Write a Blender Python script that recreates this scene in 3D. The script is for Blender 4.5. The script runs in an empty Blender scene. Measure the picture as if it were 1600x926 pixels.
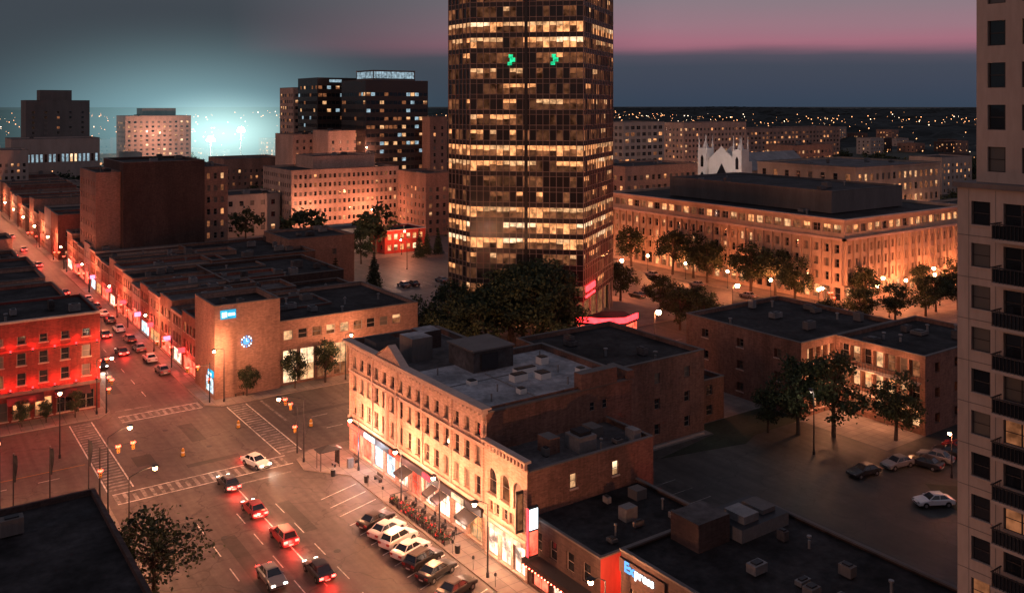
import bpy, bmesh, math, random
from mathutils import Vector, Matrix
random.seed(7)
R=random.random
def RU(a,b): return a+(b-a)*R()
scene=bpy.context.scene
col=scene.collection

# ---------------------------------------------------------------- materials
def newmat(name):
    m=bpy.data.materials.new(name); m.use_nodes=True
    nt=m.node_tree; nt.nodes.clear()
    out=nt.nodes.new('ShaderNodeOutputMaterial')
    return m,nt,out
def N(nt,t,**k):
    n=nt.nodes.new(t)
    for a,b in k.items(): setattr(n,a,b)
    return n
def noise(nt,scale,detail=4,vec=None,rough=.6):
    n=N(nt,'ShaderNodeTexNoise'); n.inputs['Scale'].default_value=scale
    n.inputs['Detail'].default_value=detail; n.inputs['Roughness'].default_value=rough
    if vec: nt.links.new(vec,n.inputs['Vector'])
    return n.outputs['Fac']
def maprange(nt,fac,a,b,c,d):
    n=N(nt,'ShaderNodeMapRange'); nt.links.new(fac,n.inputs[0])
    for i,v in enumerate((a,b,c,d)): n.inputs[i+1].default_value=v
    return n.outputs[0]
def math_(nt,op,a,b):
    n=N(nt,'ShaderNodeMath',operation=op)
    for i,v in enumerate((a,b)):
        if isinstance(v,(int,float)): n.inputs[i].default_value=v
        else: nt.links.new(v,n.inputs[i])
    return n.outputs[0]
def surf(name,base,rough=.85,var=.3,scale=.25,metal=0,streak=False,fine=3.0,spec=.3,bump=.0,brick=False):
    m,nt,out=newmat(name)
    p=N(nt,'ShaderNodeBsdfPrincipled')
    g=N(nt,'ShaderNodeNewGeometry')
    pos=g.outputs['Position']
    if streak:
        mp=N(nt,'ShaderNodeMapping'); mp.inputs['Scale'].default_value=(1,1,.22)
        nt.links.new(pos,mp.inputs['Vector']); v=mp.outputs['Vector']
    else: v=pos
    n1=noise(nt,scale,5,v); n2=noise(nt,fine,3,v)
    a=maprange(nt,n1,.3,.7,1-var,1+var); b=maprange(nt,n2,.3,.7,1-var*.5,1+var*.5)
    f=math_(nt,'MULTIPLY',a,b)
    if brick:
        s=N(nt,'ShaderNodeSeparateXYZ'); nt.links.new(pos,s.inputs[0])
        u=math_(nt,'ADD',s.outputs[0],s.outputs[1])
        c=N(nt,'ShaderNodeCombineXYZ'); nt.links.new(u,c.inputs[0]); nt.links.new(s.outputs[2],c.inputs[1])
        bt=N(nt,'ShaderNodeTexBrick'); nt.links.new(c.outputs[0],bt.inputs['Vector'])
        bt.inputs['Scale'].default_value=1.0; bt.inputs['Brick Width'].default_value=.45; bt.inputs['Row Height'].default_value=.16
        bt.inputs['Mortar Size'].default_value=.018
        bt.inputs['Color1'].default_value=(.75,.75,.75,1); bt.inputs['Color2'].default_value=(1.25,1.25,1.25,1); bt.inputs['Mortar'].default_value=(1.05,1.05,1.05,1)
        f=math_(nt,'MULTIPLY',f,bt.outputs['Color'])
    vm=N(nt,'ShaderNodeVectorMath',operation='SCALE'); vm.inputs[0].default_value=base
    nt.links.new(f,vm.inputs['Scale'])
    nt.links.new(vm.outputs[0],p.inputs['Base Color'])
    p.inputs['Roughness'].default_value=rough; p.inputs['Metallic'].default_value=metal
    p.inputs['Specular IOR Level'].default_value=spec
    if bump:
        bn=N(nt,'ShaderNodeBump'); bn.inputs['Strength'].default_value=bump; nt.links.new(n2,bn.inputs['Height'])
        nt.links.new(bn.outputs[0],p.inputs['Normal'])
    nt.links.new(p.outputs[0],out.inputs[0])
    return m
def emis(name,c,s,var=.6,scale=.9):
    m,nt,out=newmat(name)
    e=N(nt,'ShaderNodeEmission'); e.inputs[0].default_value=(*c,1)
    g=N(nt,'ShaderNodeNewGeometry')
    f=maprange(nt,noise(nt,scale,3,g.outputs['Position']),.35,.65,s*(1-var),s*(1+var))
    nt.links.new(f,e.inputs[1]); nt.links.new(e.outputs[0],out.inputs[0])
    return m
def glass(name,c,rough=.08,spec=.8):
    m,nt,out=newmat(name)
    p=N(nt,'ShaderNodeBsdfPrincipled'); p.inputs['Base Color'].default_value=(*c,1)
    p.inputs['Roughness'].default_value=rough; p.inputs['Specular IOR Level'].default_value=spec
    g=N(nt,'ShaderNodeNewGeometry')
    bn=N(nt,'ShaderNodeBump'); bn.inputs['Strength'].default_value=.05; bn.inputs['Distance'].default_value=.3
    nt.links.new(noise(nt,.5,2,g.outputs['Position']),bn.inputs['Height']); nt.links.new(bn.outputs[0],p.inputs['Normal'])
    nt.links.new(p.outputs[0],out.inputs[0]); return m
M={}
M['stone']=surf('stone_warm',(.42,.28,.22),var=.22,streak=True,brick=True)
M['stone2']=surf('brick_tan',(.34,.21,.16),var=.22,streak=True,brick=True)
M['lime']=surf('limestone',(.36,.27,.21),var=.2,streak=True)
M['trim']=surf('stone_trim',(.42,.31,.26),var=.18,streak=True)
M['brickr']=surf('brick_red',(.20,.075,.055),var=.3,streak=True,brick=True)
M['brickb']=surf('brick_brown',(.15,.078,.058),var=.4,streak=True,brick=True)
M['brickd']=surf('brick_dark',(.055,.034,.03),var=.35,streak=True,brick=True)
M['brickp']=surf('brick_plain',(.25,.145,.11),var=.25,streak=True,brick=True)
M['redwall']=surf('red_painted_wall',(.36,.05,.04),var=.25,streak=True)
M['redbrick']=surf('dark_red_brick',(.17,.035,.03),var=.35,streak=True,brick=True)
M['conc']=surf('concrete_wall',(.33,.27,.235),var=.15,streak=True)
M['concd']=surf('concrete_dark',(.12,.105,.10),var=.2,streak=True)
M['white']=surf('white_paint',(.6,.58,.55),var=.1)
M['roofg']=surf('roof_membrane_grey',(.27,.26,.27),var=.55,scale=.22,fine=1.6)
M['roofd']=surf('roof_tar_dark',(.024,.022,.023),var=.8,scale=.2,fine=1.2,spec=.15)
M['roofm']=surf('roof_gravel',(.075,.066,.066),var=.6,scale=.2,fine=1.4,spec=.2)
M['metal']=surf('metal_grey',(.20,.19,.19),rough=.55,metal=.3,var=.3)
M['metald']=surf('metal_dark',(.03,.03,.035),rough=.5,metal=.4,var=.2)
M['mull']=surf('mullion',(.30,.20,.16),rough=.5,metal=.2,var=.1)
M['spand']=glass('spandrel_glass',(.045,.034,.03),.22,.5)
M['glass']=glass('window_glass',(.012,.014,.018))
M['glasst']=glass('tower_glass',(.030,.024,.022),.15,.6)
M['glassb']=glass('window_blind',(.09,.08,.07),.3)
M['frame']=surf('window_frame',(.28,.22,.19),var=.1)
M['framed']=surf('window_frame_dark',(.04,.035,.035),var=.1)
M['w1']=emis('window_lit_amber',(1,.40,.15),1.15)
M['w2']=emis('window_lit_warm',(1,.52,.24),.85)
M['w3']=emis('window_lit_dim',(1,.36,.15),.22)
M['w4']=emis('window_lit_pale',(1,.66,.38),1.5,.5)
M['w5']=emis('window_lit_cool',(.6,.85,1),.45)
M['w6']=emis('window_lit_brown',(1,.38,.18),.08,.8,.6)
M['shop']=emis('shop_window_lit',(1,.66,.48),2.0,.8,.7)
M['shopr']=emis('shop_window_red',(1,.11,.06),2.4,.7,.7)
M['shopb']=emis('shop_window_cool',(.65,.9,1),1.8,.6,.8)
M['neonr']=emis('neon_red',(1,.025,.03),7,.2)
M['neonp']=emis('neon_pink',(1,.13,.25),5,.2)
M['neong']=emis('neon_green',(.03,1,.42),.9,.5,1.5)
M['neonb']=emis('sign_blue',(.05,.5,.8),1.1,.2)
M['neonw']=emis('sign_white',(.75,.92,1),3.0,.1)
M['clockb']=emis('clock_blue',(.15,.45,1),1.5,.1)
M['bulb']=emis('lamp_bulb',(1,.50,.24),90,0)
M['bulbr']=emis('lamp_bulb_red',(1,.10,.05),40,0)
M['bulbf']=emis('floodlight',(1,1,.8),200,0)
M['sigr']=emis('signal_red',(1,.05,.03),18,0)
M['tail']=emis('tail_light',(1,.04,.03),22,0)
M['head']=emis('head_light',(1,.9,.75),14,0)
M['far1']=emis('far_lamp_orange',(1,.42,.17),5,0)
M['far2']=emis('far_lamp_white',(1,.75,.5),6,0)
M['yellow']=surf('yellow_paint',(.40,.2,.03),var=.3)
M['paint']=surf('road_paint_white',(.55,.53,.50),var=.55,scale=1.2,fine=5)
M['paintf']=surf('road_paint_faded',(.22,.20,.19),var=.7,scale=.8,fine=4)
M['leafd']=surf('leaf_dark',(.022,.034,.018),var=.4,scale=.8)
M['leafl']=surf('leaf_light',(.045,.058,.026),var=.4,scale=.8)
M['wood']=surf('woodland_canopy',(.022,.028,.028),var=.5,scale=.01,fine=.05,spec=.05)  # bluish base colour carries the distance haze over the trees
M['bark']=surf('bark',(.07,.05,.04),var=.3,fine=8)
M['rubber']=surf('rubber',(.015,.015,.015),var=.1)
M['flower']=surf('flowers_red',(.5,.04,.05),var=.4,fine=6)
M['grass']=surf('grass_dark',(.025,.03,.018),var=.5,scale=.15,fine=2)
def paintmat(n,c):
    m=surf(n,c,rough=.28,var=.03,spec=.6); return m
M['carw']=paintmat('car_paint_white',(.6,.6,.6)); M['cark']=paintmat('car_paint_black',(.02,.02,.022))
M['carg']=paintmat('car_paint_grey',(.15,.15,.16)); M['carr']=paintmat('car_paint_red',(.3,.02,.02))
def asphalt(name,base,patch=.5):
    m,nt,out=newmat(name); p=N(nt,'ShaderNodeBsdfPrincipled'); g=N(nt,'ShaderNodeNewGeometry'); pos=g.outputs['Position']
    a=maprange(nt,noise(nt,.06,5,pos),.3,.7,1-patch,1+patch)
    b=maprange(nt,noise(nt,.9,6,pos,.7),.3,.7,.7,1.3)
    mp=N(nt,'ShaderNodeMapping'); mp.inputs['Scale'].default_value=(.9,.03,1); nt.links.new(pos,mp.inputs[0])
    c=maprange(nt,noise(nt,1,3,mp.outputs[0]),.35,.65,.78,1.25)
    v=N(nt,'ShaderNodeTexVoronoi',feature='DISTANCE_TO_EDGE'); v.inputs['Scale'].default_value=.11
    wv=N(nt,'ShaderNodeVectorMath',operation='ADD'); nt.links.new(pos,wv.inputs[0])
    nz=N(nt,'ShaderNodeTexNoise'); nz.inputs['Scale'].default_value=.5; nt.links.new(pos,nz.inputs['Vector'])
    sc=N(nt,'ShaderNodeVectorMath',operation='SCALE'); nt.links.new(nz.outputs['Color'],sc.inputs[0]); sc.inputs['Scale'].default_value=3
    nt.links.new(sc.outputs[0],wv.inputs[1]); nt.links.new(wv.outputs[0],v.inputs['Vector'])
    d=maprange(nt,v.outputs['Distance'],.0,.014,.45,1)
    f=math_(nt,'MULTIPLY',math_(nt,'MULTIPLY',a,b),math_(nt,'MULTIPLY',c,d))
    vm=N(nt,'ShaderNodeVectorMath',operation='SCALE'); vm.inputs[0].default_value=base; nt.links.new(f,vm.inputs['Scale'])
    nt.links.new(vm.outputs[0],p.inputs['Base Color']); p.inputs['Roughness'].default_value=.62; p.inputs['Specular IOR Level'].default_value=.4
    nt.links.new(p.outputs[0],out.inputs[0]); return m
M['asph']=asphalt('asphalt',(.078,.064,.058),.35)
M['lot']=asphalt('asphalt_worn',(.034,.031,.028),.7)
def paving(name,base):
    m,nt,out=newmat(name); p=N(nt,'ShaderNodeBsdfPrincipled'); g=N(nt,'ShaderNodeNewGeometry'); pos=g.outputs['Position']
    bt=N(nt,'ShaderNodeTexBrick'); nt.links.new(pos,bt.inputs['Vector']); bt.offset=0
    bt.inputs['Scale'].default_value=1; bt.inputs['Brick Width'].default_value=1.5; bt.inputs['Row Height'].default_value=1.5; bt.inputs['Mortar Size'].default_value=.04
    bt.inputs['Color1'].default_value=(.85,.85,.85,1); bt.inputs['Color2'].default_value=(1.12,1.12,1.12,1); bt.inputs['Mortar'].default_value=(.5,.5,.5,1)
    a=maprange(nt,noise(nt,.25,5,pos),.3,.7,.7,1.25)
    f=math_(nt,'MULTIPLY',a,bt.outputs['Color'])
    vm=N(nt,'ShaderNodeVectorMath',operation='SCALE'); vm.inputs[0].default_value=base; nt.links.new(f,vm.inputs['Scale'])
    nt.links.new(vm.outputs[0],p.inputs['Base Color']); p.inputs['Roughness'].default_value=.85
    nt.links.new(p.outputs[0],out.inputs[0]); return m
M['pave']=paving('pavement_concrete',(.18,.15,.135))

# ---------------------------------------------------------------- mesh builder
class P:
    def __init__(s): s.v=[];s.f=[];s.m=[];s.ml=[]
    def mi(s,m):
        if m not in s.ml: s.ml.append(m)
        return s.ml.index(m)
    def face(s,pts,m):
        i=len(s.v); s.v+=[tuple(p) for p in pts]; s.f.append(tuple(range(i,i+len(pts)))); s.m.append(s.mi(m))
    def box(s,x0,x1,y0,y1,z0,z1,m,top=None):
        a=[(x0,y0),(x1,y0),(x1,y1),(x0,y1)]; s.prism(a,z0,z1,m,top)
    def prism(s,poly,z0,z1,m,top=None,bottom=True):
        n=len(poly)
        for i in range(n):
            a=poly[i];b=poly[(i+1)%n]
            s.face([(a[0],a[1],z0),(b[0],b[1],z0),(b[0],b[1],z1),(a[0],a[1],z1)],m)
        s.face([(p[0],p[1],z1) for p in poly],top or m)
        if bottom: s.face([(p[0],p[1],z0) for p in reversed(poly)],m)
    def tube(s,a,b,r0,r1,m,n=6,cap=True):
        a=Vector(a);b=Vector(b);d=(b-a).normalized()
        u=d.orthogonal().normalized();w=d.cross(u)
        A=[a+(u*math.cos(t)+w*math.sin(t))*r0 for t in [2*math.pi*i/n for i in range(n)]]
        B=[b+(u*math.cos(t)+w*math.sin(t))*r1 for t in [2*math.pi*i/n for i in range(n)]]
        for i in range(n): j=(i+1)%n; s.face([A[i],A[j],B[j],B[i]],m)
        if cap: s.face(B,m); s.face(list(reversed(A)),m)
    def ball(s,c,r,m,n=6):
        c=Vector(c)
        for i in range(n):
            for j in range(n*2):
                def q(a,b): 
                    th=math.pi*a/n; ph=math.pi*b/n
                    return c+Vector((math.sin(th)*math.cos(ph),math.sin(th)*math.sin(ph),math.cos(th)))*r
                if i==0: s.face([q(0,j),q(1,j),q(1,j+1)],m)
                elif i==n-1: s.face([q(i,j),q(n,j),q(i,j+1)],m)
                else: s.face([q(i,j),q(i+1,j),q(i+1,j+1),q(i,j+1)],m)
    def mesh(s,name):
        me=bpy.data.meshes.new(name); me.from_pydata(s.v,[],s.f)
        for k in s.ml: me.materials.append(M[k])
        me.polygons.foreach_set('material_index',s.m); me.update(); return me
    def make(s,name,parent=None,loc=None,rot=0):
        o=bpy.data.objects.new(name,s.mesh(name)); col.objects.link(o)
        if parent: o.parent=parent
        if loc: o.location=loc
        o.rotation_euler[2]=rot
        return o
def empty(name,loc=(0,0,0)):
    e=bpy.data.objects.new(name,None); col.objects.link(e); e.empty_display_size=.5; return e
def light(x,y,z,c,p,parent=None,r=.2,name='lamp_light'):
    l=bpy.data.lights.new(name,'POINT'); l.energy=p; l.color=c; l.shadow_soft_size=r
    o=bpy.data.objects.new(name,l)
    col.objects.link(o); o.location=(x,y,z)
    if parent: o.parent=parent
    return o
ORG=(1,.39,.18); RED=(1,.12,.07); WRM=(1,.66,.42); DOR=(1,.25,.085)

# ---------------------------------------------------------------- facades
def facade(W,G,p0,p1,z0,z1,rows,wall,depth=.22,frame='frame',sill=None,mid=True):
    p0=Vector((p0[0],p0[1],0));p1=Vector((p1[0],p1[1],0));L=(p1-p0).length;u=(p1-p0)/L;n=Vector((u.y,-u.x,0))
    def q(a,z,o=0): p=p0+u*a+n*o; return (p.x,p.y,z)
    def rect(T,a,b,c,d,m,o=0):
        if b-a>1e-4 and d-c>1e-4: T.face([q(a,c,o),q(b,c,o),q(b,d,o),q(a,d,o)],m)
    zc=z0
    for (zb,zt,wins,pf,arch) in rows:
        rect(W,0,L,zc,zb,wall); cu=0
        for k,(a,b) in enumerate(wins):
            rect(W,cu,a,zb,zt,wall); cu=b
            D=-depth
            W.face([q(a,zb,0),q(b,zb,0),q(b,zb,D),q(a,zb,D)],wall)
            if arch:
                r=(b-a)/2; zs=zt-r; c=(a+b)/2; ns=8
                pts=[(c-r*math.cos(math.pi*i/ns),zs+r*math.sin(math.pi*i/ns)) for i in range(ns+1)]
                for i in range(ns):
                    A=pts[i];B=pts[i+1]
                    W.face([q(A[0],A[1]),q(B[0],B[1]),q(B[0],zt),q(A[0],zt)],wall)
                    W.face([q(A[0],A[1]),q(A[0],A[1],D),q(B[0],B[1],D),q(B[0],B[1])],wall)
                    W.face([q(A[0],A[1],.06),q(B[0],B[1],.06),q(c+(B[0]-c)*1.25,zs+(B[1]-zs)*1.25,.06),q(c+(A[0]-c)*1.25,zs+(A[1]-zs)*1.25,.06)],'trim')
            else:
                zs=zt; W.face([q(a,zt,0),q(a,zt,D),q(b,zt,D),q(b,zt,0)],wall)
            W.face([q(a,zb),q(a,zb,D),q(a,zs,D),q(a,zs)],wall); W.face([q(b,zb),q(b,zs),q(b,zs,D),q(b,zb,D)],wall)
            ms=pf(k)
            if ms in ('w1','w2','w4') and R()<.6:
                zm=zb+(zt-zb)*RU(.3,.65); rect(G,a,b,zb,zm,'w3' if R()<.6 else 'w2',D); rect(G,a,b,zm,zt,ms,D)
            else: rect(G,a,b,zb,zt,ms,D)
            if frame:
                f=.06; o=D+.05
                if mid: rect(G,a,b,(zb+zt)/2-f/2,(zb+zt)/2+f/2,frame,o)
                nb=max(1,round((b-a)/1.3))
                for i in range(nb+1):
                    x=a+(b-a)*i/nb; x=min(max(x,a+f),b-f); rect(G,x-f,x+f,zb,zt,frame,o)
                rect(G,a,b,zb,zb+f,frame,o+.003)
            if sill:
                obox(W,p0,u,n,a-.12,b+.12,-.01,.12,zb-.16,zb-.003,sill)
        rect(W,cu,L,zb,zt,wall); zc=zt
    rect(W,0,L,zc,z1,wall)
def obox(T,p0,u,n,a,b,o0,o1,z0,z1,m):
    c=[p0+u*a+n*o0,p0+u*a+n*o1,p0+u*b+n*o1,p0+u*b+n*o0]
    T.prism([(p.x,p.y) for p in c],z0,z1,m)
def lit(p,lits=('w1','w2','w3','w3'),dark=('glass','glass','glassb')):
    return lambda k: (random.choice(lits) if R()<p else random.choice(dark))
def rowset(L,base,fh,n,wh,nb,ww,sill=.9,pf=None,arch=False,m=.6):
    out=[]
    for f in range(n):
        zb=base+f*fh+sill; sp=(L-2*m)/nb
        out.append((zb,zb+wh,[(m+sp*(i+.5)-ww/2,m+sp*(i+.5)+ww/2) for i in range(nb)],pf,arch))
    return out
def clutter(T,x0,x1,y0,y1,z,n,s=1):
    for i in range(n):
        w=RU(.8,2.4)*s;d=RU(.8,2)*s;h=RU(.5,1.5)*s; x=RU(x0+1,max(x0+1.1,x1-w-1));y=RU(y0+1,max(y0+1.1,y1-d-1))
        m=random.choice(['metal','concd','metal','roofm'])
        if R()<.35: T.tube((x,y,z),(x,y,z+RU(.6,1.4)),.18*s,.18*s,'metal',8); T.tube((x,y,z+1.0),(x,y,z+1.15),.32*s,.32*s,'metal',8)
        else:
            T.box(x,x+w,y,y+d,z+.15,z+.15+h,m); T.box(x+.1,x+.3,y+.1,y+d-.1,z,z+.147,'metald'); T.box(x+w-.3,x+w-.1,y+.1,y+d-.1,z,z+.147,'metald')
            T.box(x+.2*w,x+.8*w,y+.2*d,y+.8*d,z+.153+h,z+.153+h+.12,'metald')
def bld(name,x0,x1,y0,y1,h,wall='brickb',roof='roofm',fx=None,fy=None,par=.6,cop='concd',nclut=3,cs=1,sill=None,frame='frame',depth=.22,cornice=0,z0=0,wallx=None):
    e=empty(name); W=P();G=P();T=P()
    LX=y1-y0;LY=x1-x0
    facade(W,G,(x0,y1),(x0,y0),z0,h,fx(LX) if fx else [],wallx or wall,depth,frame,sill)
    facade(W,G,(x0,y0),(x1,y0),z0,h,fy(LY) if fy else [],wall,depth,frame,sill)
    W.face([(x1,y0,z0),(x1,y1,z0),(x1,y1,h),(x1,y0,h)],wall); W.face([(x1,y1,z0),(x0,y1,z0),(x0,y1,h),(x1,y1,h)],wall)
    t=.3; zr=h-par
    T.face([(x0+t,y0+t,zr),(x1-t,y0+t,zr),(x1-t,y1-t,zr),(x0+t,y1-t,zr)],roof)
    for a,b in (((x0+t,y0+t),(x1-t,y0+t)),((x1-t,y0+t),(x1-t,y1-t)),((x1-t,y1-t),(x0+t,y1-t)),((x0+t,y1-t),(x0+t,y0+t))):
        W.face([(a[0],a[1],zr),(a[0],a[1],h),(b[0],b[1],h),(b[0],b[1],zr)],wall)
    o=.08+cornice; c=.14
    T.box(x0-o,x1+.08,y0-.08-cornice,y0+t+.02,h+.002,h+c,cop); T.box(x0-o,x1+.08,y1-t-.02,y1+.08,h+.002,h+c,cop)
    T.box(x0-o,x0+t+.02,y0+t+.022,y1-t-.022,h+.002,h+c,cop); T.box(x1-t-.02,x1+.08,y0+t+.022,y1-t-.022,h+.002,h+c,cop)
    if cornice:
        T.box(x0-cornice*.7,x0-.003,y0-.003,y1,h-.55,h-.002,'trim'); T.box(x0-cornice*.7,x1,y0-cornice*.7,y0-.004,h-.55,h-.002,'trim')
    clutter(T,x0,x1,y0,y1,zr,nclut,cs)
    W.make('walls',e)
    if G.f: G.make('windows',e)
    T.make('roof',e)
    return e
def simple(n,sp=3.0,ww=1.3,wh=1.5,p=.25,base=0.3,fh=3,lits=('w1','w2','w3','w3'),sill=.9,arch=False,dark=('glass','glass','glassb')):
    return lambda L: rowset(L,base,fh,n,wh,max(1,int((L-1)/sp)),ww,sill,lit(p,lits,dark),arch)

# ================================================================ GROUND
T=P(); T.face([(-9000,-9000,-.03),(26000,-9000,-.03),(26000,26000,-.03),(-9000,26000,-.03)],'grass'); T.make('ground')
T=P(); T.face([(-120,-60,0),(420,-60,0),(420,1000,0),(-120,1000,0)],'asph'); T.make('road')
def block(name,poly,inner=None):
    T=P(); T.prism(poly,-.02,.14,'conc',top='pave',bottom=False); 
    return T.make(name)
block('pavement',[(49.5,20),(147,20),(147,116),(140,118.5),(48.5,118.5),(45.8,116.3),(45.3,112.5),(49.5,107)])
block('pavement',[(-100,20),(22,20),(22,116),(19.5,119),(-100,119)])
block('pavement',[(-100,149),(27,149),(29,151.5),(29,950),(-100,950)])
block('pavement',[(42,146),(44,143.8),(150,143.8),(150,292),(42,292)])
block('pavement',[(42,306),(150,306),(150,950),(42,950)])
block('pavement',[(180,127.5),(400,127.5),(400,240),(180,240)])
block('pavement',[(180,252),(400,252),(400,900),(180,900)])
block('pavement',[(160,20),(400,20),(400,116),(160,116)])
T=P(); T.face([(74,42,.148),(114,42,.148),(114,86,.148),(100,90.5,.148),(76,90.5,.148)],'lot'); T.face([(114,30,.148),(147,30,.148),(147,72,.148),(114,72,.148)],'lot'); T.make('parking_lot')
T=P(); T.face([(106,205,.148),(149,205,.148),(149,254,.148),(106,254,.148)],'asph'); T.make('parking_lot')
T=P(); T.face([(102,43,.153),(113.5,43,.153),(113.5,57,.153),(108,63,.153),(104,58,.153)],'grass'); T.face([(86,88,.153),(100,85,.153),(108,88,.153),(100,90.3,.153)],'grass'); T.face([(99.2,86.5,.157),(114.8,86.5,.157),(114.8,93.8,.157),(99.2,93.8,.157)],'grass'); T.make('grass')
T=P()
def stripe(x0,x1,y0,y1,m='paint',z=.006): T.face([(x0,y0,z),(x1,y0,z),(x1,y1,z),(x0,y1,z)],m)
def ladder_x(x0,x1,ya,yb):
    x=x0
    while x<x1: stripe(x,x+.45,ya+.35,yb-.35,'paintf'); x+=1.05
    stripe(x0,x1,ya,ya+.18); stripe(x0,x1,yb-.18,yb)
def ladder_y(y0,y1,xa,xb):
    y=y0
    while y<y1: stripe(xa+.35,xb-.35,y,y+.45,'paintf'); y+=1.05
    stripe(xa,xa+.18,y0,y1); stripe(xb-.18,xb,y0,y1)
ladder_x(23,45,115.5,118.8); ladder_x(29.5,41.5,145,148)
ladder_y(120,148,22.6,25.8); ladder_y(119.5,143,44.6,47.8)
stripe(36.6,44,112.8,113.2,'paintf'); stripe(29.6,35,150.6,151,'paintf'); stripe(50,50.4,131.5,143,'paintf')
for y in range(-6,18): 
    yy=y*6.0
    if yy<108:
        stripe(33.9,34.02,yy,yy+3); stripe(38.6,38.72,yy,yy+3); stripe(29.3,29.42,yy,yy+3)
stripe(36.2,36.34,84,112,'paint')
for i in range(60):
    yy=156+i*8; stripe(35.3,35.42,yy,yy+3)
for i in range(40):
    xx=54+i*6; stripe(xx,xx+2.6,131,131.12); stripe(xx,xx+2.6,125.3,125.42)
for i in range(10): stripe(-2-i*6,.6-i*6,134,134.12); stripe(20-i*6-4,20-i*6-1.5,128,128.12)
stripe(-60,22,131,131.12,'yellow')
def sline(x0,y0,x1,y1,w=.13):
    d=Vector((x1-x0,y1-y0)).normalized(); n=Vector((-d.y,d.x))*w/2
    T.face([(x0-n.x,y0-n.y,.006),(x1-n.x,y1-n.y,.006),(x1+n.x,y1+n.y,.006),(x0+n.x,y0+n.y,.006)],'paint')
for i in range(14): y=68+i*2.75; sline(43.6,y-.9,49.1,y+.9)
T.make('road_markings')
T=P()
for (x,y,w,d) in ((30.5,86,1.6,14),(38.9,96,1.4,9),(27,104,3,2.2),(33,122,7,1.2),(36,131,2,8),(52,133,12,1.2),(31,160,1.5,20),(58,122.5,9,1.4),(27.5,126,2.5,4)):
    T.face([(x,y,.003),(x+w,y,.003),(x+w,y+d,.003),(x,y+d,.003)],'lot')
T.make('road_repair_patches')
T=P()
for i in range(14): T.face([(108+i*2.9,208,.152),(108.12+i*2.9,208,.152),(108.12+i*2.9,213,.152),(108+i*2.9,213,.152)],'paint')
for i in range(13): T.face([(78,46+i*3,.152),(83,46+i*3,.152),(83,46.1+i*3,.152),(78,46.1+i*3,.152)],'paintf')
T.make('parking_stall_markings')
T=P(); T.box(74,98,91,91.25,.15,.35,'conc'); T.make('kerb')
T=P()
for (x,y) in ((31,100),(37.5,128),(29,132),(40,90),(34,138),(52,127)):
    T.prism([(x+.4*math.cos(a*.524),y+.4*math.sin(a*.524)) for a in range(12)],.008,.014,'metald')
T.make('manhole_covers')

# ================================================================ MAIN HERITAGE BLOCK (A)
e=empty('heritage_brick_building'); W=P();G=P();T=P()
x0=53;ya,yb=80.5,115.2;h=15.4
L=yb-ya; nb=15; sp=(L-1.2)/nb
wins=lambda w,skip=():[(.6+sp*(i+.5)-w/2,.6+sp*(i+.5)+w/2) for i in range(nb)]
def shopmat(k): return ['shopr','shopr','shopb','shopb','shop','shopr','shop','shop','shop','w1'][k%10]
nsh=10; ss=(L-1)/nsh
rows=[(.55,3.5,[(.5+ss*i+.35,.5+ss*(i+1)-.35) for i in range(nsh)],shopmat,False),
 (5.6,7.7,wins(1.15),lit(.12,('w2','w3')),False),(8.9,10.9,wins(1.15),lit(.10,('w2','w3')),False),(12.0,13.5,wins(1.05),lit(.05,('w3',)),False)]
facade(W,G,(x0,yb),(x0,ya),0.14,h,rows,'stone',.3,'frame','trim')
outline=[(53,80.5),(74,80.5),(74,98.5),(67,98.5),(67,115.2),(53,115.2)]
def wallp(a,b,z0,z1,m): W.face([(a[0],a[1],z0),(b[0],b[1],z0),(b[0],b[1],z1),(a[0],a[1],z1)],m)
facade(W,G,(53,80.5),(74,80.5),.14,h-.5,[(12.3,13.3,[(14.5,15.3),(16.4,17.2)],lit(.0),False)],'brickb',.2)
for i in range(1,5): wallp(outline[i],outline[i+1],.14,h,'brickb')
inn=[(53.4,80.9),(73.6,80.9),(73.6,98.1),(66.6,98.1),(66.6,114.8),(53.4,114.8)]
zr=h-.7
T.face([(p[0],p[1],zr) for p in inn],'roofg')
for i in range(6):
    a=inn[i];b=inn[(i+1)%6]; W.face([(a[0],a[1],zr),(a[0],a[1],h),(b[0],b[1],h),(b[0],b[1],zr)],'brickb')
T.box(53.0,74.06,80.44,80.95,h-.498,h-.3,'concd'); T.box(73.55,74.06,80.952,98.5,h+.002,h+.12,'concd'); T.box(66.55,73.548,98.05,98.56,h+.002,h+.12,'concd'); T.box(66.55,67.06,98.562,115.2,h+.002,h+.12,'concd')
T.box(53,67.06,114.75,115.26,h+.002,h+.12,'concd')
T.box(66,71.5,80.3,81.6,h-.29,h+1.5,'brickb','concd')
T.box(73.2,74.2,80.3,84,h-.29,h+.7,'brickb','concd')
T.box(52.1,53.35,80.0,115.5,h+.003,h+.22,'trim'); T.box(52.4,52.997,80.2,115.4,h-.45,h,'trim')
y=80.6
while y<115: T.box(52.55,52.996,y,y+.28,h-.85,h-.453,'trim'); y+=.82
T.box(52.8,52.995,80.5,115.2,11.25,11.5,'trim'); T.box(52.75,52.996,80.5,115.2,4.75,5.1,'trim')
for k in range(nb+1):
    if k%3==0:
        yy=yb-.6-sp*k; T.box(52.82,52.997,yy-.22,yy+.22,5.103,h-.86,'stone')
yy=102.0
T.face([(52.35,yy+3.4,h+.23),(52.35,yy-3.4,h+.23),(52.35,yy,h+2.1)],'stone'); T.face([(53.2,yy-3.4,h+.23),(53.2,yy+3.4,h+.23),(53.2,yy,h+2.1)],'stone')
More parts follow.
